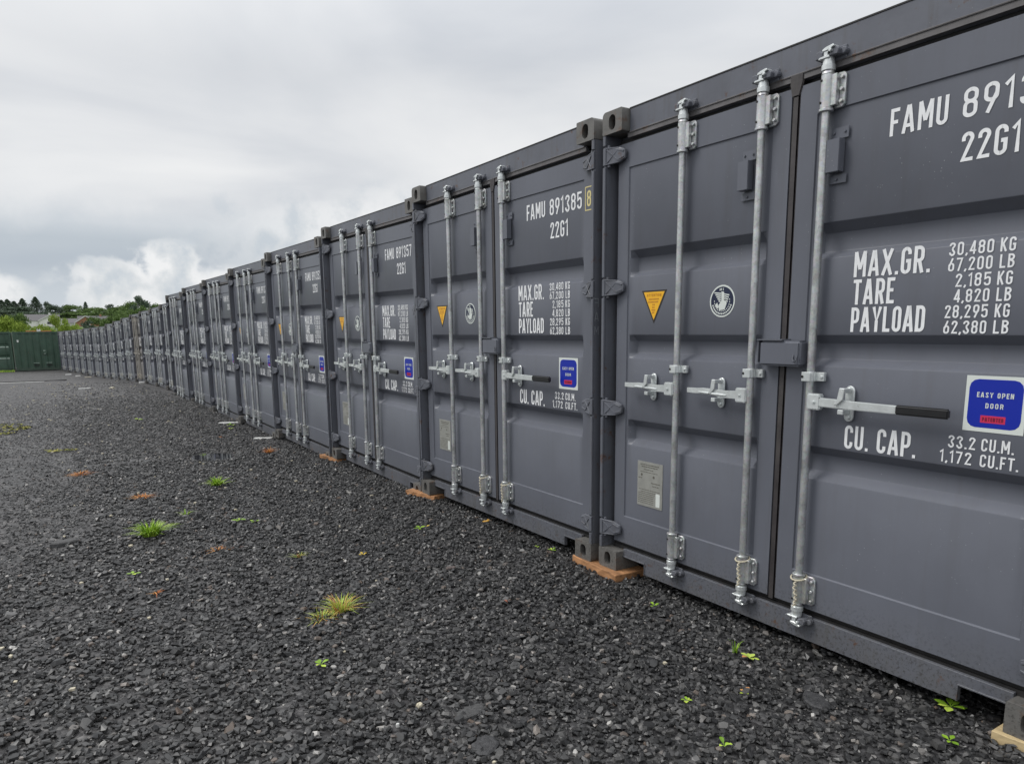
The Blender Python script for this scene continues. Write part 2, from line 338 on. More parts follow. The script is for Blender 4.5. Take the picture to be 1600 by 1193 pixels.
# loose black stone over the yard: real chips, one mass
def stone_variants(n=26):
    out = []
    rs = np.random.RandomState(11)
    for i in range(n):
        bm = bmesh.new()
        m0 = rs.randint(4, 7); asp = rs.uniform(.5, .85); th = rs.uniform(.22, .42); ph = rs.uniform(0, 6)
        for k in range(m0):                       # broken plate: two ragged outlines, sharp arrises
            t_ = ph+2*np.pi*(k+rs.uniform(-.3, .3))/m0; r_ = rs.uniform(.75, 1.1)
            bm.verts.new((r_*math.cos(t_), r_*asp*math.sin(t_), -th*rs.uniform(.6, 1)))
            r_ *= rs.uniform(.62, .95)
            bm.verts.new((r_*math.cos(t_+.2), r_*asp*math.sin(t_+.2), th*rs.uniform(.55, 1)))
        r = bmesh.ops.convex_hull(bm, input=bm.verts)
        loose = [v for v in bm.verts if not v.link_faces]
        bmesh.ops.delete(bm, geom=loose, context='VERTS')
        bmesh.ops.triangulate(bm, faces=bm.faces); bmesh.ops.recalc_face_normals(bm, faces=bm.faces)
        bm.verts.ensure_lookup_table(); bm.verts.index_update()
        out.append((np.array([v.co[:] for v in bm.verts]), np.array([[v.index for v in f.verts] for f in bm.faces])))
        bm.free()
    return out
SV = stone_variants()
Mcam = np.array([right[:], down[:], fwd[:]])
def in_view(P, mg=140):
    q = (P-np.array([0, 0, EYE])) @ Mcam.T
    px = 815+1139*q[:, 0]/np.maximum(q[:, 2], .05); py = 713+1139*q[:, 1]/np.maximum(q[:, 2], .05)
    return (q[:, 2] > .2) & (px > -mg*2.2) & (px < 1600+mg) & (py < 1193+mg)
def scatter(zones, seed=5):
    rs = np.random.RandomState(seed); vs, fs, ts = [], [], []; base = 0
    for x0, x1, y0, y1, dens, s0, s1 in zones:
        n = int((x1-x0)*(y1-y0)*dens)
        x = rs.uniform(x0, x1, n); y = rs.uniform(y0, y1, n); z = gz(x, y)
        P = np.stack([x, y, z], 1)
        # bare, packed patches thin the stone out
        clump = vnoise(x*1.1+20, y*1.1)*.6+vnoise(x*3.1, y*3.1+9)*.4
        leftness = np.clip((1.2-x)/2.0, 0, 1)*np.clip((y-2.6)/4, .25, 1)
        keep = in_view(P) & (rs.rand(n) < np.clip(1.35-leftness*.78-(clump < .38)*.35, .2, 1)*np.clip((38-y)/20, 0, 1)*(np.clip((24-y)/12, 0, 1) if y1 == 24 else 1)) 
        pd = (((x-1.62)/.27)**2+((y-9.7)/.37)**2) < 1
        keep &= ~pd
        P = P[keep]; n = len(P)
        kind = rs.randint(0, len(SV), n)
        size = (s0+(s1-s0)*rs.rand(n)**2.0)*.5*np.where(leftness[keep] > .5, .72, 1)
        yaw = rs.uniform(0, 2*np.pi, n); tx = rs.normal(0, .30, n); ty = rs.normal(0, .30, n); tone = rs.rand(n)
        tone = np.where(tone > .955, tone, tone*.92/.955)
        for k in range(len(SV)):
            sel = np.where(kind == k)[0]
            if not len(sel): continue
            v0, f0 = SV[k]; cy_, sy_ = np.cos(yaw[sel]), np.sin(yaw[sel])
            v = v0[None]*size[sel][:, None, None]
            a, b_, c_ = v[..., 0], v[..., 1], v[..., 2]
            c2 = c_*np.cos(tx[sel])[:, None]+b_*np.sin(tx[sel])[:, None]; b2 = b_*np.cos(tx[sel])[:, None]-c_*np.sin(tx[sel])[:, None]
            a2 = a*np.cos(ty[sel])[:, None]+c2*np.sin(ty[sel])[:, None]; c3 = c2*np.cos(ty[sel])[:, None]-a*np.sin(ty[sel])[:, None]
            X = a2*cy_[:, None]-b2*sy_[:, None]; Y = a2*sy_[:, None]+b2*cy_[:, None]
            lift = size[sel]*rs.uniform(.10, .75, len(sel))
            vv = np.stack([X+P[sel, 0][:, None], Y+P[sel, 1][:, None], c3+P[sel, 2][:, None]+lift[:, None]], -1)
            m_ = len(sel); nv = len(v0)
            ff = f0[None]+(np.arange(m_)*nv)[:, None, None]+base
            vs.append(vv.reshape(-1, 3)); fs.append(ff.reshape(-1, 3)); ts.append(np.repeat(tone[sel], nv)); base += m_*nv
    return np.concatenate(vs), np.concatenate(fs), np.concatenate(ts)
SVv, SVf, SVt = scatter([(-1.2, 3.05, .5, 3.6, 3300, .014, .046), (-1.2, 3.0, .5, 3.6, 110, .038, .066), (-1.4, 3.0, 3.6, 6.2, 2300, .017, .046), (-1.6, 2.95, 3.6, 9.5, 45, .042, .075),
                         (-1.6, 2.95, 6.2, 9.6, 1400, .020, .048), (-2.2, 2.8, 9.6, 24, 620, .024, .050), (-2.8, 2.75, 12, 38, 70, .03, .060)])
print('gravel tris', len(SVf))
gravel = np_mesh('gravel', SVv, SVf, 3, [M_stone], SVt)
tag(gravel, 'loose angular black stone chippings covering the whole yard in front of the containers', 'gravel', kind='stuff')

# ------------------------------------------------------------------ stencil lettering
def arc(cx, cy, rx, ry, a0, a1, n=7): return [(cx+rx*math.cos(R(a0+(a1-a0)*i/n)), cy+ry*math.sin(R(a0+(a1-a0)*i/n))) for i in range(n+1)]
def glyph(ch, s):
    w = {'M': .56, '1': .26, 'I': .15, '.': .14, ',': .14, ' ': .22, 'N': .46, 'X': .48, 'A': .48, 'L': .36, 'E': .36, 'F': .36, 'T': .42, 'Y': .46}.get(ch, .42)
    h = s/2; L, Rr, B, T = h, w-h, h, 1-h; m_ = w/2; r = min((Rr-L)/2, .18)
    c = lambda top=True: None
    rr = arc(L+r, T-r, r, r, 90, 180)+arc(L+r, B+r, r, r, 180, 270)
    rl = arc(Rr-r, B+r, r, r, 270, 360)+arc(Rr-r, T-r, r, r, 0, 90)
    P = {
        '0': [(rr+rl, 1)], 'O': [(rr+rl, 1)],
        'A': [([(h*.85, 0), (m_-.02, 1)], 0), ([(m_+.02, 1), (w-h*.85, 0)], 0), ([(L+.07, .27), (Rr-.07, .27)], 0)],
        'B': [([(L, 0), (L, 1)], 0), ([(L+.02, T)]+arc(Rr-r-.01, T-.17, r, .17, 90, -90)+[(L+.02, T-.34)], 0), ([(L+.02, T-.36)]+arc(Rr-r, B+.22, r, .22, 90, -90)+[(L+.02, B)], 0)],
        'C': [([(Rr, .70)]+arc(Rr-r, T-r, r, r, 0, 90)+rr+arc(Rr-r, B+r, r, r, 270, 360)+[(Rr, .30)], 0)],
        'D': [([(L, B), (L, T)]+arc(Rr-r, T-r, r, r, 90, 0)+arc(Rr-r, B+r, r, r, 0, -90), 1)],
        'E': [([(w, T), (L, T), (L, B), (w, B)], 0), ([(L, .52), (w-.05, .52)], 0)],
        'F': [([(w, T), (L, T), (L, 0)], 0), ([(L, .50), (w-.05, .50)], 0)],
        'G': [([(Rr, .72)]+arc(Rr-r, T-r, r, r, 0, 90)+rr+arc(Rr-r, B+r, r, r, 270, 360)+[(Rr, .48), (m_, .48)], 0)],
        'I': [([(m_, 0), (m_, 1)], 0)],
        'K': [([(L, 0), (L, 1)], 0), ([(w-h*.7, 1), (L+.03, .42)], 0), ([(L+.10, .56), (w-h*.7, 0)], 0)],
        'L': [([(L, 1), (L, B), (w, B)], 0)],
        'M': [([(L, 0), (L, 1)], 0), ([(Rr, 0), (Rr, 1)], 0), ([(L+.01, 1), (m_, .30)], 0), ([(Rr-.01, 1), (m_, .30)], 0)],
        'N': [([(L, 0), (L, 1)], 0), ([(Rr, 0), (Rr, 1)], 0), ([(L+.01, 1), (Rr-.01, 0)], 0)],
        'P': [([(L, 0), (L, 1)], 0), ([(L+.02, T)]+arc(Rr-r, T-r, r, r, 90, 0)+arc(Rr-r, .42+r, r, r, 0, -90)+[(L+.02, .42)], 0)],
        'R': [([(L, 0), (L, 1)], 0), ([(L+.02, T)]+arc(Rr-r, T-r, r, r, 90, 0)+arc(Rr-r, .46+r, r, r, 0, -90)+[(L+.02, .46)], 0), ([(m_+.02, .46), (Rr+.01, 0)], 0)],
        'S': [([(Rr, .74)]+arc(Rr-r, T-r, r, r, 0, 90)+arc(L+r, T-r, r, r, 90, 200)+arc(Rr-r, B+r, r, r, 20, -90)+arc(L+r, B+r, r, r, 270, 180)+[(L, .26)], 0)],
        'T': [([(0, T), (w, T)], 0), ([(m_, T), (m_, 0)], 0)],
        'U': [([(L, 1), (L, B+r)]+arc(L+r, B+r, r, r, 180, 270)+arc(Rr-r, B+r, r, r, 270, 360)+[(Rr, 1)], 0)],
        'X': [([(h*.8, 0), (w-h*.8, 1)], 0), ([(h*.8, 1), (w-h*.8, 0)], 0)],
        'Y': [([(h*.8, 1), (m_, .42), (w-h*.8, 1)], 0), ([(m_, .46), (m_, 0)], 0)],
        '1': [([(Rr-.01, 0), (Rr-.01, 1-h*.3), (.02, .78)], 0)],
        '2': [([(L, .70)]+arc(L+r, T-r, r, r, 180, 90)+arc(Rr-r, T-r, r, r, 90, -30)+[(L+.01, B), (w, B)], 0)],
        '3': [([(L, .74)]+arc(L+r, T-r, r, r, 180, 90)+arc(Rr-r, T-r, r, r, 90, -50)+[(m_, .54)], 0), ([(m_, .54)]+arc(Rr-r, B+r, r, r*1.2, 60, -90)+arc(L+r, B+r, r, r, 270, 180)+[(L, .26)], 0)],
        '4': [([(Rr-.05, 0), (Rr-.05, 1)], 0), ([(Rr-.06, 1), (L-.02, .24)], 0), ([(0, .27), (w, .27)], 0)],
        '5': [([(w-.02, T), (L, T), (L, .52)]+arc(Rr-r, .62-r, r, r, 90, 0)+arc(Rr-r, B+r, r, r, 0, -90)+arc(L+r, B+r, r, r, 270, 180)+[(L, .25)], 0)],
        '6': [(arc(L+r, .58-r, r, r, 180, 90)+arc(Rr-r, .58-r, r, r, 90, 0)+arc(Rr-r, B+r, r, r, 0, -90)+arc(L+r, B+r, r, r, 270, 180), 1), ([(L+.005, .38), (Rr-.07, 1)], 0)],
        '7': [([(0, T), (Rr, T), (L+.08, 0)], 0)],
        '8': [(arc(L+r, .54+r, r, r, 180, 270)+arc(Rr-r, .54+r, r, r, 270, 360)+arc(Rr-r, T-r, r, r, 0, 90)+arc(L+r, T-r, r, r, 90, 180), 1),
              (arc(L+r, B+r, r, r, 180, 270)+arc(Rr-r, B+r, r, r, 270, 360)+arc(Rr-r, .54-r, r, r, 0, 90)+arc(L+r, .54-r, r, r, 90, 180), 1)],
        '9': [(arc(L+r, .42+r, r, r, 180, 270)+arc(Rr-r, .42+r, r, r, 270, 360)+arc(Rr-r, T-r, r, r, 0, 90)+arc(L+r, T-r, r, r, 90, 180), 1), ([(Rr-.005, .62), (L+.07, 0)], 0)],
        '.': [([(0, s*.45), (.14, s*.45)], 0)], ',': [([(.10, s*.95), (.02, -.08)], 0)], ' ': []}
    return w, P.get(ch, [])
def stroke_mesh(mb, pts, wd, z, closed, fm):
    n = len(pts); Vp = [Vector((p[0], p[1])) for p in pts]
    lv, rv = [], []
    for i in range(n):
        a = Vp[(i-1) % n] if (closed or i > 0) else None; b = Vp[(i+1) % n] if (closed or i < n-1) else None
        d1 = (Vp[i]-a).normalized() if a is not None and (Vp[i]-a).length > 1e-6 else None
        d2 = (b-Vp[i]).normalized() if b is not None and (b-Vp[i]).length > 1e-6 else None
        d1 = d1 or d2; d2 = d2 or d1
        t = d1+d2
        t = t.normalized() if t.length > .15 else d1
        nn = Vector((-t.y, t.x)); k = max(.66, nn.dot(Vector((-d1.y, d1.x))))
        lv.append(Vp[i]+nn*(wd/2/k)); rv.append(Vp[i]-nn*(wd/2/k))
    vs = [fm(p.x, p.y, z) for p in lv]+[fm(p.x, p.y, z) for p in rv]
    fs = [(i, (i+1) % n, (i+1) % n+n, i+n) for i in range(n if closed else n-1)]
    mb.add(vs, fs)
def text(mb, st, u0, u1, z0, h, w, stroke=.132, face=None):
    """lettering from u0 to u1 with baseline z0, cap height h, lying at depth w"""
    tot = 0; gs = []
    for ch in st:
        gw, P = glyph(ch, stroke); gs.append((tot, P)); tot += gw+(.13 if ch not in '.,' else .10)
    tot -= .13; sx = (u1-u0)/(tot*h)
    face = face or (lambda u, z, w_: (-w_, -u, z))
    k = 0
    for x0, P in gs:
        for pts, closed in P:
            q = [((x0+a)*h*sx, b*h) for a, b in pts]
            stroke_mesh(mb, [(u0+a, z0+b) for a, b in q], stroke*h, w+.00025*(k % 5), closed, lambda u, z, ww: face(u, z, ww)); k += 1

# ------------------------------------------------------------------ shipping container
HB = 2.591; WB = 2.438; LB = 6.058
WD = -.060                                                    # door skin depth behind the casting faces
def casting(u0, z0, flip_u, flip_z):
    """corner casting with an oblong hole in the front face; rounded on its outer corner"""
    mb = MB(); cw, chh, dp = .162, .118, .178
    def outer():
        r1, r2 = .026, .006
        pts = []
        for (cx_, cz_, r, a) in ((r1, chh-r1, r1, 180), (cw-r2, chh-r2, r2, 90), (cw-r2, r2, r2, 0), (r2, r2, r2, -90)):
            for i in range(6): t = R(a-90*i/5); pts.append((cx_+r*math.cos(t), cz_+r*math.sin(t)))
        return pts
    def inner():
        cx_, cz_, rx, rz = cw/2, chh/2-.002, .028, .040
        pts = []
        for (sx, sz, a) in ((-1, 1, 180), (1, 1, 90), (1, -1, 0), (-1, -1, -90)):
            for i in range(6): t = R(a-90*i/5); pts.append((cx_+rx*math.cos(t), cz_+sz*(rz-rx)+rx*math.sin(t)))
        return pts
    O, I_ = outer(), inner(); n = len(O)
    def T(p, w):
        u, z = p
        if flip_u: u = cw-u
        if flip_z: z = chh-z
        return (-w, -(u0+u), z0+z)
    v = [T(p, 0) for p in O]+[T(p, 0) for p in I_]+[T(p, -.03) for p in I_]+[T(((p[0]-cw/2)*1.25+cw/2, (p[1]-chh/2)*1.15+chh/2), -.031) for p in I_]+[T(((p[0]-cw/2)*1.25+cw/2, (p[1]-chh/2)*1.15+chh/2), -.15) for p in I_]+[T(p, -dp) for p in O]
    f = []
    for i in range(n):
        j = (i+1) % n
        f += [(i, j, n+j, n+i), (n+i, n+j, 2*n+j, 2*n+i), (2*n+i, 2*n+j, 3*n+j, 3*n+i), (3*n+i, 3*n+j, 4*n+j, 4*n+i), (i, j, 5*n+j, 5*n+i)]
    f += [list(range(4*n, 5*n)), list(range(5*n, 6*n))]
    mb.add(v, f); return mb
RIBS = [(.76, .795, .869, .907), (1.256, 1.286, 1.353, 1.387), (1.705, 1.732, 1.809, 1.848)]
def leaf_mesh(mb, uL, uR, pL, pR, ribs=RIBS, zb=.165, zt=2.417, g0=.331, g1=2.287, depth=.046, step=.007):
    rows = [(zb, 0, 0), (g0-.008, 0, 0), (g0-.004, 0, 0), (g0+.001, 1, 0), (g0+.006, 1, 0)]
    for a, b, c, d in ribs:
        e = .0045
        rows += [(a-e, 1, 0), (a, 1, .04), (a+e, 1, .17), (b-e, 1, .83), (b, 1, .96), (b+e, 1, 1), (c-e, 1, 1), (c, 1, .96), (c+e, 1, .83), (d-e, 1, .17), (d, 1, .04), (d+e, 1, 0)]
    rows += [(g1-.006, 1, 0), (g1-.001, 1, 0), (g1+.003, 0, 0), (g1+.007, 0, 0), (zt, 0, 0)]
    rmp = .036
    cols = [(uL, 0, 0), (pL-.008, 0, 0), (pL-.004, 0, 0), (pL, 1, 0), (pL+.004, 1, 0), (pL+.012, 1, .1), (pL+rmp, 1, .93), (pL+rmp+.008, 1, 1)]
    cols = cols+[(uL+uR-u if False else (pR-(u-pL)) if i > 0 else uR, a, b) for i, (u, a, b) in list(enumerate(cols))[::-1]]
    nR, nC = len(rows), len(cols); base = len(mb.v)
    for z, a, rb in rows:
        for u, ca, cb in cols:
            mb.v.append((-(WD-step*a*ca-depth*rb*cb), -u, z))
    for i in range(nR-1):
        for j in range(nC-1):
            mb.f.append([base+i*nC+j, base+i*nC+j+1, base+(i+1)*nC+j+1, base+(i+1)*nC+j]); mb.m.append(0)
    # folded edges of the leaf
    d = -.115
    mb.add([(-WD, -uL, zb), (-WD, -uR, zb), (-WD, -uR, zt), (-WD, -uL, zt), (-d, -uL, zb), (-d, -uR, zb), (-d, -uR, zt), (-d, -uL, zt)],
           [(0, 1, 5, 4), (1, 2, 6, 5), (2, 3, 7, 6), (3, 0, 4, 7), (4, 5, 6, 7)])
HZ = [.245, .965, 1.652, 2.362]
def P_(name, mb, mats, parent, **k): return mb.build(name, mats, parent, **k)
def hinge(parent, zc, left, mt):
    mb = MB(); q = (lambda u: u) if left else (lambda u: WB-u)
    hb, ht = .046, .030
    mb.uw(q(.003), q(.026), -.055, -.002, zc-.046, zc+.046)                  # lug let into the post edge
    def pr(poly, w0, w1): mb.prism([(q(u), z) for u, z in poly], w0, w1)
    pr([(.022, zc-hb), (.022, zc+hb), (.105, zc+hb*.88), (.146, zc+ht*.8), (.150, zc), (.146, zc-ht*.8), (.105, zc-hb*.88)], -.036, -.050)
    for (a, b) in (((.030, zc-hb*.75), (.098, zc+hb*.55)), ((.030, zc+hb*.75), (.098, zc-hb*.55)), ((.098, zc+hb*.55), (.142, zc+ht*.45)), ((.098, zc-hb*.55), (.142, zc-ht*.45))):
        dx, dz = b[0]-a[0], b[1]-a[1]; l = math.hypot(dx, dz); nx_, nz_ = -dz/l*.004, dx/l*.004
        pr([(a[0]+nx_, a[1]+nz_), (b[0]+nx_, b[1]+nz_), (b[0]-nx_, b[1]-nz_), (a[0]-nx_, a[1]-nz_)], -.031, -.037)
    pr([(.022, zc+hb-.007), (.022, zc+hb), (.106, zc+hb*.88), (.105, zc+hb*.88-.007)], -.032, -.037)
    pr([(.022, zc-hb+.007), (.022, zc-hb), (.106, zc-hb*.88), (.105, zc-hb*.88+.007)], -.032, -.037)
    for i_, p_ in enumerate(mb.v):
        if i_ >= 8:
            uu = -p_[1] if left else WB+p_[1]
            mb.v[i_] = (p_[0]-.030*max(0, min(1, 1-(uu-.022)/.10)), p_[1], p_[2])
    x, y = .020, -q(.036)
    mb.tube([(x, y, zc-.058), (x, y, zc+.058)], .009, 10)
    P_('hinge', mb, mt['frame'], parent, bevel=.0015)
def locking_gear(parent, u, side, mt, handle):
    """side: +1 bracket flange towards larger u. handle 'left' folds left, 'grip' points right with black grip"""
    xr = .030; rr = .0168
    mb = MB(); mb.tube([(xr, -u, .12), (xr, -u, 2.49)], rr, 16); P_('locking_bar', mb, mt['galv'], parent, smooth=True)
    for zc, up in ((2.352, 1), (.256, -1)):
        b = MB(); h = .064
        b.tube([(xr, -u, zc-h), (xr, -u, zc+h)], .0255, 16)
        b.tube([(xr, -u, zc-up*h-up*.012), (xr, -u, zc-up*h)], .029, 16)
        b.tube([(xr, -u, zc+up*h), (xr, -u, zc+up*(h+.018))], [.0255, .021], 16)
        b.uw(u+side*.018, u+side*.045, -.045, -.022, zc-h+.006, zc+h-.004)
        b.prism([(u+side*.024, zc-h-.002), (u+side*.060, zc-h-.002), (u+side*.070, zc-h+.010), (u+side*.070, zc+h-.010), (u+side*.060, zc+h+.002), (u+side*.024, zc+h+.002)], -.047, -.0598)
        for dz in (-.045, .0, .045): b.tube([(.044, -(u+side*.058), zc+dz), (.034, -(u+side*.058), zc+dz)], .008, 8)
        P_('bar_bracket', b, mt['galv'], parent, bevel=.002, smooth=30)
        for dz in (-.042, .042):
            b = MB(); b.tube([(xr-.018, -(u-.010), zc+dz), (xr-.0265, -(u-.0125), zc+dz)], .005, 8)
            P_('bracket_hole', b, mt['dark'], parent)
        # cam at the bar's end with its keeper
        c = MB(); z0 = zc+up*.088
        lo, hi = (z0, z0+.030)
        c.tube([(xr, -u, z0-up*.01), (xr, -u, z0+up*.012)], .027, 14)
        c.tube([(xr, -u, z0+up*.010), (xr, -u, z0+up*.040)], [.024, .021], 14)
        zc2 = z0+up*.052
        c.uw(u-.009, u+.009, -.045, -.006, zc2-.016, zc2+.016)
        c.prism([(u-.014, zc2+up*.016), (u+.002, zc2+up*.022), (u+.034, zc2+up*.026), (u+.038, zc2+up*.018), (u+.008, zc2+up*.008), (u-.014, zc2+up*.008)], -.002, -.040)
        c.prism([(u-.034, zc2-up*.018), (u+.018, zc2-up*.018), (u+.014, zc2-up*.008), (u-.028, zc2-up*.010)], -.004, -.034)
        c.tube([(.024, -(u+.022), zc2+up*.006), (-.002, -(u+.022), zc2+up*.006)], .007, 8)
        P_('cam', c, mt['galvb'], parent, bevel=.0015, smooth=30)
        kq = MB()
        kq.prism([(u-.048, zc2-.016), (u-.016, zc2-.012), (u-.014, zc2+.008), (u-.030, zc2+.017), (u-.048, zc2+.012)], -.008, -.056)
        kq.prism([(u+.014, zc2-.012), (u+.050, zc2-.014), (u+.056, zc2+.006), (u+.046, zc2+.016), (u+.016, zc2+.010)], -.010, -.056)
        kq.uw(u-.052, u+.064, -.0555, -.049, zc2-.024, zc2+.026)
        kq.tube([(.03, -(u+.060), zc2), (.056, -(u+.060), zc2)], .014, 10)
        P_('cam_keeper', kq, mt['frame'], parent, bevel=.003)
    b = MB(); zc = 1.212
    b.uw(u-.028, u-.014+.03, -.030+.022, -.030+.026, zc-.020, zc+.020)
    b.tube([(xr, -u, zc-.020), (xr, -u, zc+.020)], .0235, 14)
    b.uw(u+.010, u+.058, -.058, -.040, zc-.019, zc+.019)
    b.tube([(.042, -(u+.046), zc), (.034, -(u+.046), zc)], .008, 8)
    P_('bar_guide', b, mt['galvb'], parent, bevel=.002, smooth=30)
    b = MB(); b.tube([(.0035, -(u-.022), zc), (.0015, -(u-.022), zc)], .006, 8); P_('guide_hole', b, mt['dark'], parent)
    zc = 1.108; s = -1 if handle == 'left' else 1
    hb = MB()
    hb.uw(u+s*.004, u+s*.068, -.036, -.004, zc-.034, zc+.034)
    hb.tube([(.006, -(u+s*.040), zc), (-.004, -(u+s*.040), zc)], .009, 10)
    P_('handle_hub', hb, mt['galvb'], parent, bevel=.005, seg=2)
    h = MB()
    if s < 0:
        pl = [(u-.060, .019, .000), (u-.130, .018, -.002), (u-.215, .015, .004), (u-.280, .014, .006), (u-.320, .013, .004), (u-.380, .012, .004)]
    else: pl = [(u+.060, .019, 0), (u+.130, .019, -.001), (u+.215, .018, -.003), (u+.38, .017, -.004), (u+.41, .016, -.004)]
    vs = []
    for (uu, hh, dz) in pl:
        for (w, k) in ((-.006, 1), (-.006, -1), (-.018, -1), (-.018, 1)): vs.append((-w, -uu, zc+dz+k*hh))
    fs = [[4*i+a, 4*i+(a+1) % 4, 4*i+4+(a+1) % 4, 4*i+4+a] for i in range(len(pl)-1) for a in range(4)]+[[0, 1, 2, 3], [4*len(pl)-4+a for a in range(4)]]
    h.add(vs, fs)
    if s < 0:                                                              # pressed flutes of the folded handle
        h.tube([(.004, -(u-.12), zc-.006), (.002, -(u-.20), zc-.004), (.004, -(u-.30), zc)], [.003, .006, .003], 8)
    P_('handle', h, mt['galvb'], parent, bevel=.003, seg=2)
    if s > 0:
        g = MB(); g.uw(u+.396, u+.600, -.021, -.001, zc-.022, zc+.015)
        P_('handle_grip', g, mt['grip'], parent, bevel=.006, seg=3)
    # catch plate that holds the handle
    uc = u+(-.195 if s < 0 else .175)
    k = MB(); st = lambda r, n=8: [(uc+r*math.cos(t), zc+.052+r*math.sin(t)) for t in [R(0+180*i/n) for i in range(n+1)]]+[(uc+r*math.cos(t), zc-.054+r*math.sin(t)) for t in [R(180+180*i/n) for i in range(n+1)]]
    k.prism(st(.021), -.050, -.0595)
    k.tube([(.05, -uc, zc+.056), (.040, -uc, zc+.056)], .011, 10); k.tube([(.05, -uc, zc-.056), (.040, -uc, zc-.056)], .011, 10)
    k.prism([(uc-.014, zc+.066), (uc+.012, zc+.066), (uc+.006, zc+.020), (uc-.020, zc-.006), (uc-.036, zc-.004), (uc-.022, zc+.020)], .004, -.002)
    k.uw(uc-.012, uc+.010, -.05, .003, zc+.046, zc+.064)
    k.uw(uc-.022, uc+.004, -.05, -.004, zc-.044, zc-.024)
    P_('handle_catch', k, mt['galvb'], parent, bevel=.0025, smooth=30)
def vent(parent, u, mt):
    mb = MB(); z0, z1 = 1.995, 2.212
    mb.uw(u, u+.078, -.056, -.0598, z1-.045, z1); mb.uw(u, u+.078, -.056, -.0598, z0, z0+.035)
    mb.prism([(u+.002, z1-.048), (u+.062, z1-.048), (u+.062, z0+.042), (u+.002, z0+.042)], -.022, -.0595)
    for (uu, zz_) in ((u+.014, z1-.020), (u+.062, z1-.020), (u+.035, z0+.016)): mb.tube([(.056, -uu, zz_), (.050, -uu, zz_)], .006, 8)
    P_('vent_cover', mb, mt['paint'], parent, bevel=.005, seg=2)
def twine(parent, u, zt, mt):
    mb = MB(); pts = []
    for i in range(17): a = 2*math.pi*i/16; pts.append((.030-.033*math.cos(a), -u+.034*math.sin(a), zt-.012-.018*(1+math.cos(a))*.5))
    mb.tube(pts, .0040, 6, cap=False)
    pts = []
    for i in range(30): a = i*1.15; t = i/29; pts.append((-.006+.005*math.cos(a)-.002, -u-.012+.006*math.sin(a)+.004*math.sin(t*7), zt-.035-t*.115))
    mb.tube(pts, .0038, 5)
    P_('twine_tie', mb, M_twine, parent)

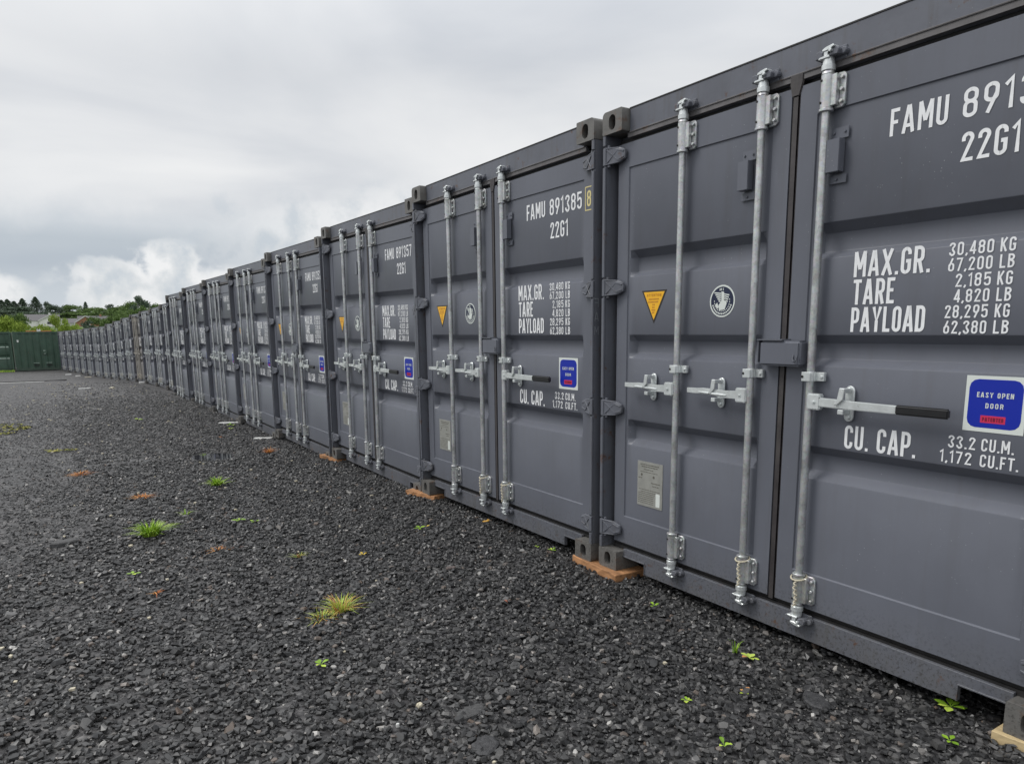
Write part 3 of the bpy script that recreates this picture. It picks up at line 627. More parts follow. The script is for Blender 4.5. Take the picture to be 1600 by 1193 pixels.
def make_container(serial, mt, text_mat):
    root = empty('shipping_container')
    # corner posts, castings
    for left in (True, False):
        q = (lambda u: u) if left else (lambda u: WB-u)
        mb = MB(); cuts = []
        for zc in HZ: cuts += [zc-.056, zc+.056]
        zs = [.118]+cuts+[2.473]
        for i in range(0, len(zs), 2): mb.uw(q(.0), q(.025), -.012, -.002, zs[i], zs[i+1])
        mb.uw(q(.0), q(.024), -.17, -.012, .118, 2.473)
        mb.uw(q(.024), q(.150), -.17, -.125, .118, 2.473)
        P_('corner_post', mb, mt['frame'], root, bevel=.003, seg=2)
        for z0, fz in ((HB-.118, False), (0, True)):
            casting(0 if left else WB-.162, z0, not left, fz).build('corner_casting', mt['cast'], root, smooth=32)
            c2 = MB(); c2.box((LB-.178, -q(0), z0), (LB, -q(.162), z0+.118)); c2.build('corner_casting', mt['cast'], root)
    mb = MB()
    mb.prism([(.163, 2.468), (.163, HB-.003), (WB-.163, HB-.003), (WB-.163, 2.468)], -.056, -.17)
    mb.add([(.056, -.14, 2.469), (.056, -(WB-.14), 2.469), (.082, -(WB-.14), 2.442), (.082, -.14, 2.442), (.17, -.14, 2.442), (.17, -(WB-.14), 2.442)], [(0, 1, 2, 3), (3, 2, 5, 4)])
    hb_ = P_('header_beam', mb, mt['frame'], root, bevel=.003)
    mb = MB(); mb.uw(.145, WB-.145, -.082, -.0585, 2.443, 2.4685); mb.tube([(.0575, -.163, 2.4685), (.0575, -1.0, 2.4675), (.0575, -1.6, 2.469), (.0575, -(WB-.163), 2.4685)], .004, 6)
    P_('header_lip', mb, M_lip, hb_)
    mb = MB(); mb.uw(.163, WB-.163, -.15, -.0535, HB-.004, HB+.002); P_('roof_edge', mb, mt['dark'], root)
    mb = MB(); zb, zt, n0, n1 = .018, .130, .162, .350
    mb.prism([(n0, zt), (WB-n0, zt), (WB-n0, .086), (WB-n1, .086), (WB-n1, zb), (n1, zb), (n1, .086), (n0, .086)], -.056, -.075)
    for a, b in ((n0, n1), (WB-n1, WB-n0)):
        mb.uw(a, b, -.16, -.050, .081, .088)
    for e in (n1, WB-n1): mb.uw(e-.003, e+.003, -.076, -.051, zb, .084)
    mb.uw(n1+.01, WB-n1-.01, -.30, -.29, .02, .12)
    P_('sill_beam', mb, mt['frame'], root, bevel=.0012)
    mb = MB(); mb.box((.18, -.05, .118), (LB-.02, -(WB-.05), .150)); mb.box((.45, -.1, .03), (.47, -(WB-.1), .118)); P_('floor', mb, mt['dark'], root)
    # box: corrugated flanks, roof, end
    for left in (True, False):
        q = (lambda u: u) if left else (lambda u: WB-u)
        mb = MB(); prof = []; x = .17
        while x < LB-.2:
            prof += [(x, .004), (x+.07, .004), (x+.14, .04), (x+.21, .04)]; x += .28
        prof.append((LB-.1, .004)); n = len(prof)
        v = [(a, -q(d), .15) for a, d in prof]+[(a, -q(d), 2.50) for a, d in prof]
        mb.add(v, [(i, i+1, n+i+1, n+i) for i in range(n-1)])
        mb.box((.17, -q(.0), .03), (LB-.17, -q(.05), .155)); mb.box((.17, -q(.0), 2.50), (LB-.17, -q(.06), 2.575))
        P_('side_wall', mb, mt['paint'], root)
    mb = MB(); mb.box((.10, -.04, 2.56), (LB-.02, -(WB-.04), 2.580)); P_('roof', mb, mt['paint'], root)
    mb = MB(); mb.box((LB-.10, -.03, .03), (LB-.03, -(WB-.03), 2.57)); P_('end_wall', mb, mt['paint'], root)
    # seals
    mb = MB()
    mb.uw(.05, WB-.05, -.118, -.0755, .112, .140); mb.uw(.05, WB-.05, -.118, -.086, .138, .170); mb.uw(.05, WB-.05, -.118, -.092, 2.412, 2.446)
    mb.uw(.030, .078, -.124, -.104, .13, 2.44); mb.uw(WB-.078, WB-.030, -.124, -.104, .13, 2.44)
    P_('door_seal', mb, mt['dark'], root)
    # left leaf
    L = MB(); leaf_mesh(L, .072, 1.200, .162, 1.105); dl = P_('door', L, mt['paint'], root, smooth=28)
    Rr = MB(); leaf_mesh(Rr, 1.244, 2.366, 1.333, 2.271); dr = P_('door', Rr, mt['paint'], root, smooth=28)
    mb = MB(); mb.uw(1.200, 1.2435, -.10, -.064, .160, 2.455); mb.uw(1.206, 1.237, -.066, -.058, .150, 2.462)
    mb.prism([(1.19, 2.432), (1.19, 2.47), (1.256, 2.47), (1.256, 2.432), (1.24, 2.38), (1.203, 2.38)], -.054, -.066)
    P_('centre_seal', mb, mt['gask'], dr, bevel=.004, seg=2)
    for zc in HZ: hinge(dl, zc, True, mt); hinge(dr, zc, False, mt)
    locking_gear(dl, .590, 1, mt, 'left'); locking_gear(dl, 1.070, 1, mt, 'left'); locking_gear(dr, 1.390, 1, mt, 'grip')
    vent(dl, .948, mt); vent(dr, 1.404, mt)
    # lock box across the joint, with its hook
    mb = MB(); mb.uw(1.137, 1.352, -.058, .002, 1.252, 1.364); P_('lock_box', mb, mt['paint'], dl, bevel=.010, seg=3)
    mb = MB(); mb.uw(1.126, 1.262, -.056, .006, 1.3645, 1.3695); mb.uw(1.126, 1.132, -.056, .000, 1.266, 1.3655)
    P_('lock_box_hood', mb, mt['frame'], dl); mb = MB()
    mb.tube([(-.002, -1.322, 1.305), (-.008, -1.322, 1.285), (-.010, -1.330, 1.276), (-.010, -1.340, 1.280), (-.006, -1.344, 1.300)], .0035, 6)
    P_('lock_box_hook', mb, mt['frame'], dl)
    # lettering
    SK = WD-.007
    def T(st_list, parent=dr, name='lettering', mats=None):
        b = MB()
        for a in st_list: text(b, *a)
        return P_(name, b, mats or text_mat, parent, fixn=False)
    wz = SK+.0015
    T([('MAX.GR.', 1.538, 1.842, 1.618, .099, wz), ('TARE', 1.540, 1.715, 1.509, .099, wz), ('PAYLOAD', 1.540, 1.840, 1.400, .098, wz)], name='weight_words')
    T([
       ('30,480', 1.909, 2.060, 1.670, .046, wz, .138), ('KG', 2.080, 2.129, 1.670, .046, wz, .138),
       ('67,200', 1.910, 2.060, 1.615, .046, wz, .138), ('LB', 2.082, 2.130, 1.615, .046, wz, .138),
       ('2,185', 1.940, 2.060, 1.559, .046, wz, .138), ('KG', 2.080, 2.129, 1.559, .046, wz, .138),
       ('4,820', 1.940, 2.060, 1.504, .046, wz, .138), ('LB', 2.082, 2.130, 1.504, .046, wz, .138),
       ('28,295', 1.912, 2.060, 1.449, .046, wz, .138), ('KG', 2.082, 2.130, 1.449, .046, wz, .138),
       ('62,380', 1.912, 2.060, 1.393, .046, wz, .138), ('LB', 2.082, 2.132, 1.393, .046, wz, .138)], name='weight_figures')
    T([('CU. CAP.', 1.546, 1.846, .918, .098, wz)], name='capacity_words')
    T([('33.2', 1.966, 2.062, .978, .045, wz, .138), ('CU.M.', 2.082, 2.188, .978, .045, wz, .138), ('1,172', 1.940, 2.054, .921, .045, wz, .138), ('CU.FT.', 2.082, 2.207, .921, .045, wz, .138)], name='capacity_figures')
    T([('22G1', 1.919, 2.108, 1.990, .098, wz)], name='type_code')
    # stickers
    b = MB()
    b.mi = 0; b.uw(2.012, 2.212, wz-.001, wz, 1.047, 1.246)
    b.mi = 1; r = .03; u0, u1, z0, z1 = 2.024, 2.200, 1.062, 1.234
    b.prism([(cx_+r*math.cos(R(a)), cz_+r*math.sin(R(a))) for cx_, cz_, a0 in ((u1-r, z1-r, 0), (u0+r, z1-r, 90), (u0+r, z0+r, 180), (u1-r, z0+r, 270)) for a in (a0, a0+30, a0+60, a0+90)], wz+.0006, wz-.0005)
    b.mi = 0; text(b, 'EASY OPEN', 2.051, 2.173, 1.170, .018, wz+.0012, .18); text(b, 'DOOR', 2.082, 2.143, 1.132, .018, wz+.0012, .18)
    b.mi = 2; b.uw(2.070, 2.152, wz+.0004, wz+.0012, 1.080, 1.106)
    b.mi = 3; text(b, 'PATENTED', 2.076, 2.146, 1.086, .014, wz+.0016, .2)
    P_('door_sticker', b, [M_stw, M_stb, M_str, M_strd], dr, fixn=False)
    b = MB(); b.mi = 0; tri = [(.274, 1.624), (.467, 1.624), (.3715, 1.448)]; b.prism(tri, wz, wz-.001)
    cx_, cz_ = .3705, 1.570; b.mi = 1; b.prism([(cx_+(u-cx_)*.84, cz_+(z-cz_)*.84) for u, z in tri], wz+.0006, wz-.0005)
    b.mi = 2; text(b, 'ATTENTION', .315, .427, 1.591, .014, wz+.0012, .16)
    for i, (hw, z) in enumerate(((.040, 1.577), (.044, 1.562), (.010, 1.547), (.012, 1.533), (.016, 1.519), (.012, 1.506))): 
        for k in range(int(hw/.005)): b.uw(.371-hw+k*.010, .371-hw+k*.010+.0065, wz+.0005, wz+.0012, z-.004, z+.004)
    P_('warning_triangle', b, [M_stk, M_sty, M_sto], dl, fixn=False)
    b = MB(); ec, ez = .849, 1.549
    ell = lambda rx, rz, n=28, a0=0, a1=360: [(ec+rx*math.cos(R(a0+(a1-a0)*i/n)), ez+rz*math.sin(R(a0+(a1-a0)*i/n))) for i in range(n)]
    for i, (k, mi) in enumerate(((1, 0), (.90, 1))): b.mi = mi; b.prism(ell(.079*k, .077*k), wz+.0006*i, wz-.001)
    b.mi = 0
    for i in range(15):                                                     # ring of small letters, lower half
        a = R(200+140*i/14); b.prism([(ec+.060*math.cos(a)+dx, ez+.060*math.sin(a)+dz) for dx, dz in ((-.004, -.004), (.004, -.004), (.003, .004), (-.004, .003))], wz+.0012, wz)
    b.prism([(ec-.006, ez+.046), (ec+.010, ez+.044), (ec+.016, ez+.012), (ec+.030, ez-.010), (ec+.018, ez-.040), (ec-.016, ez-.044), (ec-.022, ez-.020), (ec-.004, ez+.002)], wz+.0012, wz)
    for i in range(5): b.prism([(ec-.008, ez+.040-i*.010), (ec-.008, ez+.034-i*.010), (ec-.050+i*.007, ez+.038-i*.010), (ec-.050+i*.007, ez+.044-i*.010)], wz+.0012, wz)
    for i in range(4): b.prism([(ec+.012, ez+.036-i*.009), (ec+.012, ez+.031-i*.009), (ec+.044-i*.003, ez+.024-i*.010), (ec+.044-i*.003, ez+.030-i*.010)], wz+.0012, wz)
    b.prism([(ec-.044, ez-.018), (ec-.030, ez-.006), (ec-.020, ez-.030), (ec-.034, ez-.038)], wz+.0012, wz)
    for i in range(14):
        a = R(175+190*i/13); a2 = a+R(8); b.prism([(ec+.050*math.cos(a), ez+.050*math.sin(a)), (ec+.050*math.cos(a2), ez+.050*math.sin(a2)), (ec+.046*math.cos(a2), ez+.046*math.sin(a2)), (ec+.046*math.cos(a), ez+.046*math.sin(a))], wz+.0012, wz)
    text(b, 'AB', ec-.018, ec-.002, ez+.050, .012, wz+.0012, .22); text(b, 'S', ec+.002, ec+.009, ez+.050, .012, wz+.0012, .22)
    P_('round_emblem', b, [M_stw, M_stn], dl, fixn=False)
    b = MB(); b.mi = 0; b.uw(.267, .470, SK-.001, SK+.003, .424, .681)
    b.mi = 1
    rw = random.Random(4)
    for z, w0, w1, hh in ((.664, .29, .44, .005), (.652, .30, .43, .005), (.636, .32, .40, .004), (.622, .29, .43, .003), (.585, .275, .31, .004), (.565, .38, .45, .005), (.548, .39, .44, .004), (.52, .28, .45, .003), (.508, .30, .42, .003), (.498, .275, .41, .003), (.487, .275, .405, .003), (.476, .275, .40, .003), (.465, .275, .405, .003), (.454, .275, .40, .003), (.443, .275, .405, .003)):
        u = w0
        while u < w1-.004:
            l = rw.uniform(.008, .024); b.uw(u, min(w1, u+l), SK+.0025, SK+.0036, z-hh*.5, z+hh*.5); u += l+.003
    b.prism([(.302+.008*math.cos(R(a)), .604+.008*math.sin(R(a))) for a in range(0, 360, 45)], SK+.0036, SK+.0025)
    b.prism([(.400+.008*math.cos(R(a)), .600+.008*math.sin(R(a))) for a in range(0, 360, 45)], SK+.0036, SK+.0025)
    b.mi = 2; b.uw(.420, .452, SK+.0025, SK+.0038, .436, .510)
    P_('data_plate', b, [M_plate, M_platet, M_stw], dl, fixn=False)
    T([(serial[0], 1.648, 1.863, 2.132, .098, wz)], name='owner_code')
    T([(serial[1], 1.912, 1.912+.060*len(serial[1])-.008, 2.136, .098, wz)], name='serial_number')
    return root, dl, dr
GREY = dict(paint=M_paint, frame=M_frame, cast=M_cast, dark=M_dark, gask=M_gask, galv=M_galv, galvb=M_galvb, grip=M_grip)
def copy_tree(o, parent=None, skip=(), swap=None):
    if o.name.split('.')[0] in skip: return None
    c_ = o.copy(); COL.objects.link(c_); c_.parent = parent
    if swap and c_.type == 'MESH' and c_.data.materials and c_.data.materials[0].name in swap:
        c_.data = c_.data.copy()
        c_.data.materials[0] = swap[c_.data.materials[0].name]
    for ch in list(o.children): copy_tree(ch, c_, skip, swap)
    return c_
proto, pdl, pdr = make_container(('FAMU', '8913'), GREY, M_text)
GRP = 'grey shipping containers standing side by side in the long row'
def kid(root, name, n=None):
    out = []
    def rec(o):
        for ch in o.children:
            if ch.name.split('.')[0] == name: out.append(ch)
            rec(ch)
    rec(root); return out
def place(o, x, y, z, yaw=0, roll=0, label=''):
    o.rotation_mode = 'XYZ'; o.rotation_euler = (roll, 0, yaw); o.location = (x, y, z)
    tag(o, label, 'shipping container', GRP)
def reserial(root, st):
    """give a copy its own number"""
    d = kid(root, 'door')[1]
    for s in kid(root, 'serial_number'): bpy.data.objects.remove(s, do_unlink=True)
    b = MB(); wz = WD-.007+.0015
    text(b, st, 1.912, 2.246, 2.132, .098, wz)
    return b.build('serial_number', M_text, d, fixn=False)
NEAR = [  # x, y of the far front edge, z of the base, roll, serial, label
 (2.718, 3.358, -1.424, 0, None, 'nearest dark grey shipping container, filling the right edge, its number cut off after 8913'),
 (2.700, 5.850, -1.427, 0, '891385', 'dark grey shipping container numbered 891385 with a boxed 8, second from the right edge'),
 (2.706, 8.318, -1.463, .012, '891357', 'dark grey shipping container numbered 891357, third from the right edge'),
 (2.694, 10.81, -1.512, .012, '891352', 'dark grey shipping container fourth from the right edge, nearer white shim at its far foot'),
 (2.697, 13.29, -1.550, .012, '891370', 'dark grey shipping container fifth from the right edge, reaching the farther white shim'),
 (2.703, 15.78, -1.586, .010, '891364', 'dark grey shipping container sixth from the right edge, grit reaching its sill'),
 (2.700, 18.27, -1.612, .008, '891341', 'dark grey shipping container seventh from the right, one short of the step in the row'),
 (2.692, 20.90, -1.660, .008, '891326', 'dark grey shipping container last before the step, its top above its farther neighbour')]
conts = []
for i, (x, y, z, rl, sn, lb) in enumerate(NEAR):
    o = proto if i == 0 else copy_tree(proto)
    if sn: reserial(o, sn)
    place(o, x, y, z+EYE, 0, rl, lb); conts.append(o)
# boxed check digit on the second container, stencilled letters on its post edge
d1 = kid(conts[1], 'door')[1]
b = MB(); wz = WD+.0012
text(b, '8', 2.303, 2.341, 2.132, .090, wz, .138)
for p in ([(2.288, 2.112), (2.288, 2.242), (2.354, 2.242), (2.354, 2.112)],): stroke_mesh(b, p, .006, wz, True, lambda u, z, w_: (-w_, -u, z))
b.build('check_digit', M_yel, d1, fixn=False)
b = MB()
for ch, z in (('F', 1.55), ('A', 1.47), ('M', 1.39)): text(b, ch, -.045, -.012, z, .05, .0012, .10, face=lambda u, z_, w_: (-u, -(WB+w_), z_))
po = kid(conts[1], 'corner_post')[1]; b.build('stencilled_letters', mat('faint_lettering', (.24, .25, .27), .5), po, fixn=False)
for ci in (0, 1):
    dd = kid(conts[ci], 'door')
    twine(dd[0], 1.070, .335, GREY); twine(dd[1], 1.390, .335, GREY)
# far, curving part of the row
path = [(3.05, 25.10), (3.04, 28.0), (2.92, 31.66), (2.69, 36.77), (2.34, 42.6), (1.88, 47.2), (1.45, 52.2), (1.05, 55.6), (.76, 58.0)]
fz = lambda y: np.interp(y, [25, 31.7, 36.8, 42.9, 50, 58], [-1.74, -1.85, -2.03, -2.26, -2.35, -2.44])
ORD = ['first', 'second', 'third', 'fourth', 'fifth', 'sixth', 'seventh', 'eighth', 'ninth', 'tenth', 'eleventh', 'twelfth', 'thirteenth', 'fourteenth']
seg = [0]
for a, b_ in zip(path[:-1], path[1:]): seg.append(seg[-1]+math.dist(a, b_))
NF = 14; stepl = seg[-1]/(NF-1)
def on_path(s): return (np.interp(s, seg, [p[0] for p in path]), np.interp(s, seg, [p[1] for p in path]))
swap = {'galvanised_steel': M_brown, 'bright_galvanised': M_brown, 'container_paint': M_bpaint}
for i in range(NF):
    fx, fy = on_path(i*stepl)                                   # far front edge
    nx_, ny_ = on_path(i*stepl-2.438) if i else (3.06, fy-2.438)
    yaw = math.atan2(-(fx-nx_), (fy-ny_))                        # local +Y runs along the row
    o = copy_tree(proto, swap=swap if i == 3 else None)
    lb = f'dark grey shipping container {ORD[i]} beyond the step in the long row'
    if i == 0: lb = 'dark grey shipping container just beyond the step, set back and lower than the last'
    if i == 3: lb = 'brownish shipping container with tan weathered door bars, fourth beyond the step in the row'
    if i == NF-1: lb = 'farthest dark grey shipping container, beside the green container at the row end'
    place(o, fx, fy, float(fz(fy))+EYE, yaw, 0, lb); conts.append(o)

# ------------------------------------------------------------------ green containers closing the yard
def green_side():
    root = empty('green_container', (-1.76, 59.3, -2.44+EYE)); Wg = 2.60
    tag(root, 'small dark green container with upright corrugations, standing beside the end of the grey row', 'shipping container')
    for x in (0, Wg-.16):
        mb = MB(); mb.box((x, 0, .118), (x+.16, .16, HB-.118)); mb.build('corner_post', M_green, root, bevel=.004)
        for z in (0, HB-.118): mb = MB(); mb.box((x-.003, -.006, z), (x+.163, .17, z+.118)); mb.build('corner_casting', M_green, root, bevel=.006)
    for z0, z1, nm in ((.02, .16, 'bottom_rail'), (HB-.11, HB-.01, 'top_rail')):
        mb = MB(); mb.box((.163, .0, z0), (Wg-.163, .06, z1))
        mb.build(nm, M_green, root, bevel=.003)
    mb = MB(); prof = []; x = .16; a = 0
    while x < Wg-.17:
        prof += [(x, .02), (x+.11, .02), (x+.19, .06), (x+.30, .06)]; x += .38
    prof = [p for p in prof if p[0] < Wg-.165]+[(Wg-.165, .02)]; n = len(prof)
    mb.add([(u, d, .16) for u, d in prof]+[(u, d, HB-.11) for u, d in prof], [(i, i+1, n+i+1, n+i) for i in range(n-1)])
    mb.build('corrugated_wall', M_green, root)
    mb = MB(); mb.box((0.01, .16, .12), (Wg-.01, 2.42, HB-.02)); mb.build('body', M_green, root)
    mb = MB(); mb.box((1.58, -.05, 1.10), (1.84, .03, 1.36)); lb = mb.build('lock_box', M_green, root, bevel=.01)
    mb = MB(); mb.box((1.62, -.054, 1.30), (1.74, -.050, 1.345)); mb.box((1.64, -.054, 1.11), (1.74, -.05, 1.15)); mb.build('lock_plate', M_greenl, lb)
    mb = MB(); mb.box((.20, -.003, 1.90), (.30, .018, 2.05)); mb.build('notice', M_stw, root)
    for x in (1.0, 1.72):
        mb = MB(); mb.box((x, -.006, .50), (x+.32, .018, .53)); mb.build('ledge', M_greenl, root)
        mb = MB(); mb.box((x+.0, -.004, .33), (x+.34, .016, .39)); mb.build('recess', M_dark, root)
green_side()
def green_doors():
    root = empty('green_container', (-1.86-WB, 59.25, -2.44+EYE), math.pi/2)
    tag(root, 'dark green container with pale highlights painted along two ribs of its doors, at the left edge', 'shipping container')
    g = dict(GREY); ribs = [(.90, .95, 1.02, 1.08), (1.64, 1.69, 1.76, 1.82)]
    for left in (True, False):
        q = (lambda u: u) if left else (lambda u: WB-u)
        mb = MB(); mb.uw(q(0), q(.10), -.12, 0, .118, 2.473); mb.build('corner_post', M_green, root, bevel=.004)
        for z in (0, HB-.118): mb = MB(); mb.uw(q(-.002), q(.162), -.17, .004, z, z+.118); mb.build('corner_casting', M_green, root, bevel=.006)
    for z0, z1, nm in ((.02, .14, 'sill_beam'), (2.46, 2.588, 'header_beam')): mb = MB(); mb.uw(.163, WB-.163, -.12, -.02, z0, z1); mb.build(nm, M_green, root)
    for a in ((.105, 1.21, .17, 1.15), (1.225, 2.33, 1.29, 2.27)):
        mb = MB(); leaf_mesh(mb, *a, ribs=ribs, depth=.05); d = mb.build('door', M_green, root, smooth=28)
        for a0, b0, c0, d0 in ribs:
            mb = MB(); mb.uw(a[2]+.02, a[3]-.02, -.066, -.045, a0-.075, a0-.005); mb.build('rib_highlight', M_greenl, d)  # pale strip below each rib: its highlight put in as colour
        for u in (a[0]+.25, a[1]-.25):
            mb = MB(); mb.tube([(.03, -u, .1), (.03, -u, 2.5)], .018, 8); mb.build('locking_bar', M_green, d)
    mb = MB(); mb.box((.12, -.02, .1), (6.0, -(WB-.02), 2.57)); mb.build('body', M_green, root)
green_doors()
o = empty('orange_beam', (-1.0, 59.42, -2.44+EYE+HB)); tag(o, 'rusty orange beam with a small white fitting, lying on the roof edge of the green container', 'beam')
mb = MB(); mb.box((0, 0, 0), (1.45, .12, .055)); mb.build('bar', mat('orange_rust', (.50, .17, .07), .7, 0, .3, 8), o, bevel=.01)
mb = MB(); mb.box((.62, -.03, .0), (.84, .14, .12)); mb.box((.64, 0, .12), (.67, .03, .22)); mb.box((.78, 0, .12), (.81, .03, .20)); mb.build('fitting', M_white, o, bevel=.008)

# ------------------------------------------------------------------ timber pads and shims
def block(name, x, y, L_, W_, H_, rz, m_, label, cat, group=None, z=None, chips=True):
    mb = MB(); nseg = 7
    rs = random.Random(label); vs = []
    for i in range(nseg+1):
        yy = -L_/2+L_*i/nseg
        j = lambda: rs.uniform(-.006, .006) if chips else 0
        vs += [(-W_/2+j(), yy, 0), (W_/2+j(), yy, 0), (W_/2+j(), yy, H_+j()*.4), (-W_/2+j(), yy, H_+j()*.4)]
    fs = [(4*i+a, 4*i+(a+1) % 4, 4*i+4+(a+1) % 4, 4*i+4+a) for i in range(nseg) for a in range(4)]+[(0, 1, 2, 3), tuple(4*nseg+a for a in range(4))]
    mb.add(vs, fs); o = mb.build(name, m_, None, bevel=.003)
    o.location = (x, y, float(gz(x, y))-.004 if z is None else z); o.rotation_euler = (0, 0, rz); return tag(o, label, cat, group)
GP = 'timber pads under the container corners'
block('timber_pad', 2.80, 3.36, .46, .24, .046, R(-3), M_wood, 'orange timber pad under the corners where the nearest two containers meet', 'timber pad', GP, z=.0)
block('timber_pad', 2.785, 5.86, .40, .24, .043, R(14), M_wood, 'splintered orange timber pad under the joint of containers 891385 and 891357', 'timber pad', GP, z=-.002)
block('timber_pad', 2.785, 8.40, .44, .22, .040, R(10), M_wood, 'small orange timber pad at the far corner of container 891357', 'timber pad', GP, z=-.034)
block('timber_pad', 2.83, .93, .36, .26, .052, R(0), M_woodp, 'pale sawn timber pad under the nearest casting in the bottom right corner', 'timber pad', GP, z=-.006)
block('white_shim', 2.56, 11.00, .26, .10, .020, R(60), M_white, 'nearer of the two white shims by the row, at the foot of the fourth container', 'shim', 'white shims beside the container corners', chips=True)
block('white_shim', 2.60, 13.45, .40, .12, .022, R(70), M_white, 'farther white shim by the row with a small weed beside it', 'shim', 'white shims beside the container corners', chips=True)

# ------------------------------------------------------------------ litter of the yard: slabs, pebbles, boards, puddle
def slab(x, y, sx, sy, h, rz, m_, name, label, cat, seed=0, group=None):
    rs = random.Random(seed); n = 9; pts = [(sx/2*math.cos(2*math.pi*i/n)*rs.uniform(.75, 1.1), sy/2*math.sin(2*math.pi*i/n)*rs.uniform(.75, 1.1)) for i in range(n)]
    mb = MB(); zs = [rs.uniform(-.15, .15)*h for _ in pts]
    v = [(p[0], p[1], -h*.3) for p in pts]+[(p[0]*.97, p[1]*.97, h*.75+z) for p, z in zip(pts, zs)]+[(p[0]*.8, p[1]*.8, h+z) for p, z in zip(pts, zs)]+[(0, 0, h)]
    mb.add(v, [tuple(range(n))]+[(i, (i+1) % n, n+(i+1) % n, n+i) for i in range(n)]+[(n+i, n+(i+1) % n, 2*n+(i+1) % n, 2*n+i) for i in range(n)]+[(2*n+i, 2*n+(i+1) % n, 3*n) for i in range(n)])
    o = mb.build(name, m_, None); o.location = (x, y, float(gz(x, y))+.004); o.rotation_euler = (rs.uniform(-.05, .05), rs.uniform(-.05, .05), rz)
    return tag(o, label, cat, group)
M_slab = mat('asphalt_lump', (.060, .060, .060), .7, 0, .4, 60, .003, 150)
M_slabd = mat('dark_asphalt_lump', (.040, .040, .042), .6, 0, .4, 60, .003, 150)
M_pink = mat('pink_stone', (.12, .095, .088), .7, 0, .3, 60, .002, 120)
M_peb = mat('pale_stone', (.55, .50, .38), .6, 0, .3, 60, .002, 120)
M_red = mat('brick_red_stone', (.34, .12, .07), .7, 0, .3, 60, .002, 120)
GS = 'flat asphalt lumps lying in the gravel'
slab(1.24, 2.31, .17, .085, .014, .3, M_slab, 'asphalt_lump', 'flat grey asphalt lump right of the white pebble near the bottom edge', 'stone', 1, GS)
slab(1.16, 2.06, .13, .10, .018, 1.0, M_slabd, 'asphalt_lump', 'pointed dark asphalt lump touching the bottom edge of the photo', 'stone', 2, GS)
slab(-.02, 5.94, .20, .11, .028, .2, M_slab, 'asphalt_lump', 'grey asphalt lump alone at the left, left of the big green tuft', 'stone', 3, GS)
slab(2.00, 3.94, .075, .045, .012, .2, M_pink, 'pinkish_stone', 'flat pinkish stone in front of the second container', 'stone', 4)
slab(1.75, 3.45, .06, .04, .014, .5, M_slab, 'asphalt_lump', 'small pale grey lump between the big grass tuft and the row', 'stone', 5, GS)
slab(2.42, 1.62, .16, .10, .016, 1.2, M_slabd, 'asphalt_lump', 'broad dark asphalt lump near the sill of the nearest container', 'stone', 6, GS)
slab(1.60, 2.55, .09, .06, .014, .8, M_slab, 'asphalt_lump', 'grey asphalt lump in the gravel below the middle of the photo', 'stone', 8, GS)
slab(1.09, 2.45, .032, .028, .016, 0, M_peb, 'pale_pebble', 'cream white pebble near the middle of the bottom edge', 'stone', 9)
slab(.96, 2.36, .016, .014, .010, 0, M_white, 'white_pebble', 'tiny white pebble left of the cream pebble', 'stone', 10)
slab(2.75, 4.78, .10, .05, .006, .4, mat('yellow_litter', (.70, .40, .08), .6, 0, .2, 30), 'fallen_leaf', 'yellow fallen leaf lying close to the second container', 'leaf', 11)
slab(1.96, 3.22, .034, .026, .016, .3, M_red, 'red_stone', 'small brick red stone right of the big grass tuft', 'stone', 12)
rs = random.Random(21)
for i in range(26):
    pass
def plank(x, y, L_, W_, H_, rz, m_, label, group='boards and scraps lying far down the yard'):
    return block('board', x, y, L_, W_, H_, rz, m_, label, 'board', group)
plank(-1.4, 41.4, .10, 4.2, .05, R(40)*0+R(-62)*0, M_dark, 'long dark board lying far off at the left edge of the yard')
plank(-1.7, 40.6, .12, 3.0, .03, 0, M_white, 'long pale board beside the dark one at the far left')
plank(1.72, 27.8, .10, .5, .04, R(78), M_woodpl, 'pale plank lying far off before the brownish container')
plank(.95, 28.2, .16, .34, .04, 0, M_white, 'short white scrap left of the pale plank')
plank(.95, 49.4, .3, .30, .06, 0, M_white, 'white scrap lying before the farthest container')
plank(1.34, 46.8, .3, .22, .06, 0, M_white, 'smaller white scrap right of the one before the farthest container')
plank(1.72, 44.6, .2, .30, .04, 0, M_woodpl, 'pale wooden scrap close to the sills of the far containers')
plank(2.92, 30.6, .2, .24, .06, 0, M_white, 'white scrap under the doors of the third container beyond the step')
def scraps():
    mb = MB(); rs = random.Random(5)
    for i in range(220):
        y = rs.uniform(1.5, 36); x = rs.uniform(-.06*y-.3, 2.5); s = rs.uniform(.004, .012)*(1+y*.06)
        z = float(gz(x, y)); a = rs.uniform(0, 3)
        p = [(x+s*math.cos(a+k*1.57)*rs.uniform(.6, 1.2), y+s*math.sin(a+k*1.57)*rs.uniform(.6, 1.2), z+.012) for k in range(4)]
        mb.add(p+[(q[0], q[1], q[2]+s*.7) for q in p], [(0, 1, 2, 3), (4, 5, 6, 7), (0, 1, 5, 4), (1, 2, 6, 5), (2, 3, 7, 6), (3, 0, 4, 7)])
    o = mb.build('pale_grit', M_peb); tag(o, 'scattered pale flecks of stone mixed in the black gravel', 'grit', kind='stuff')
scraps()
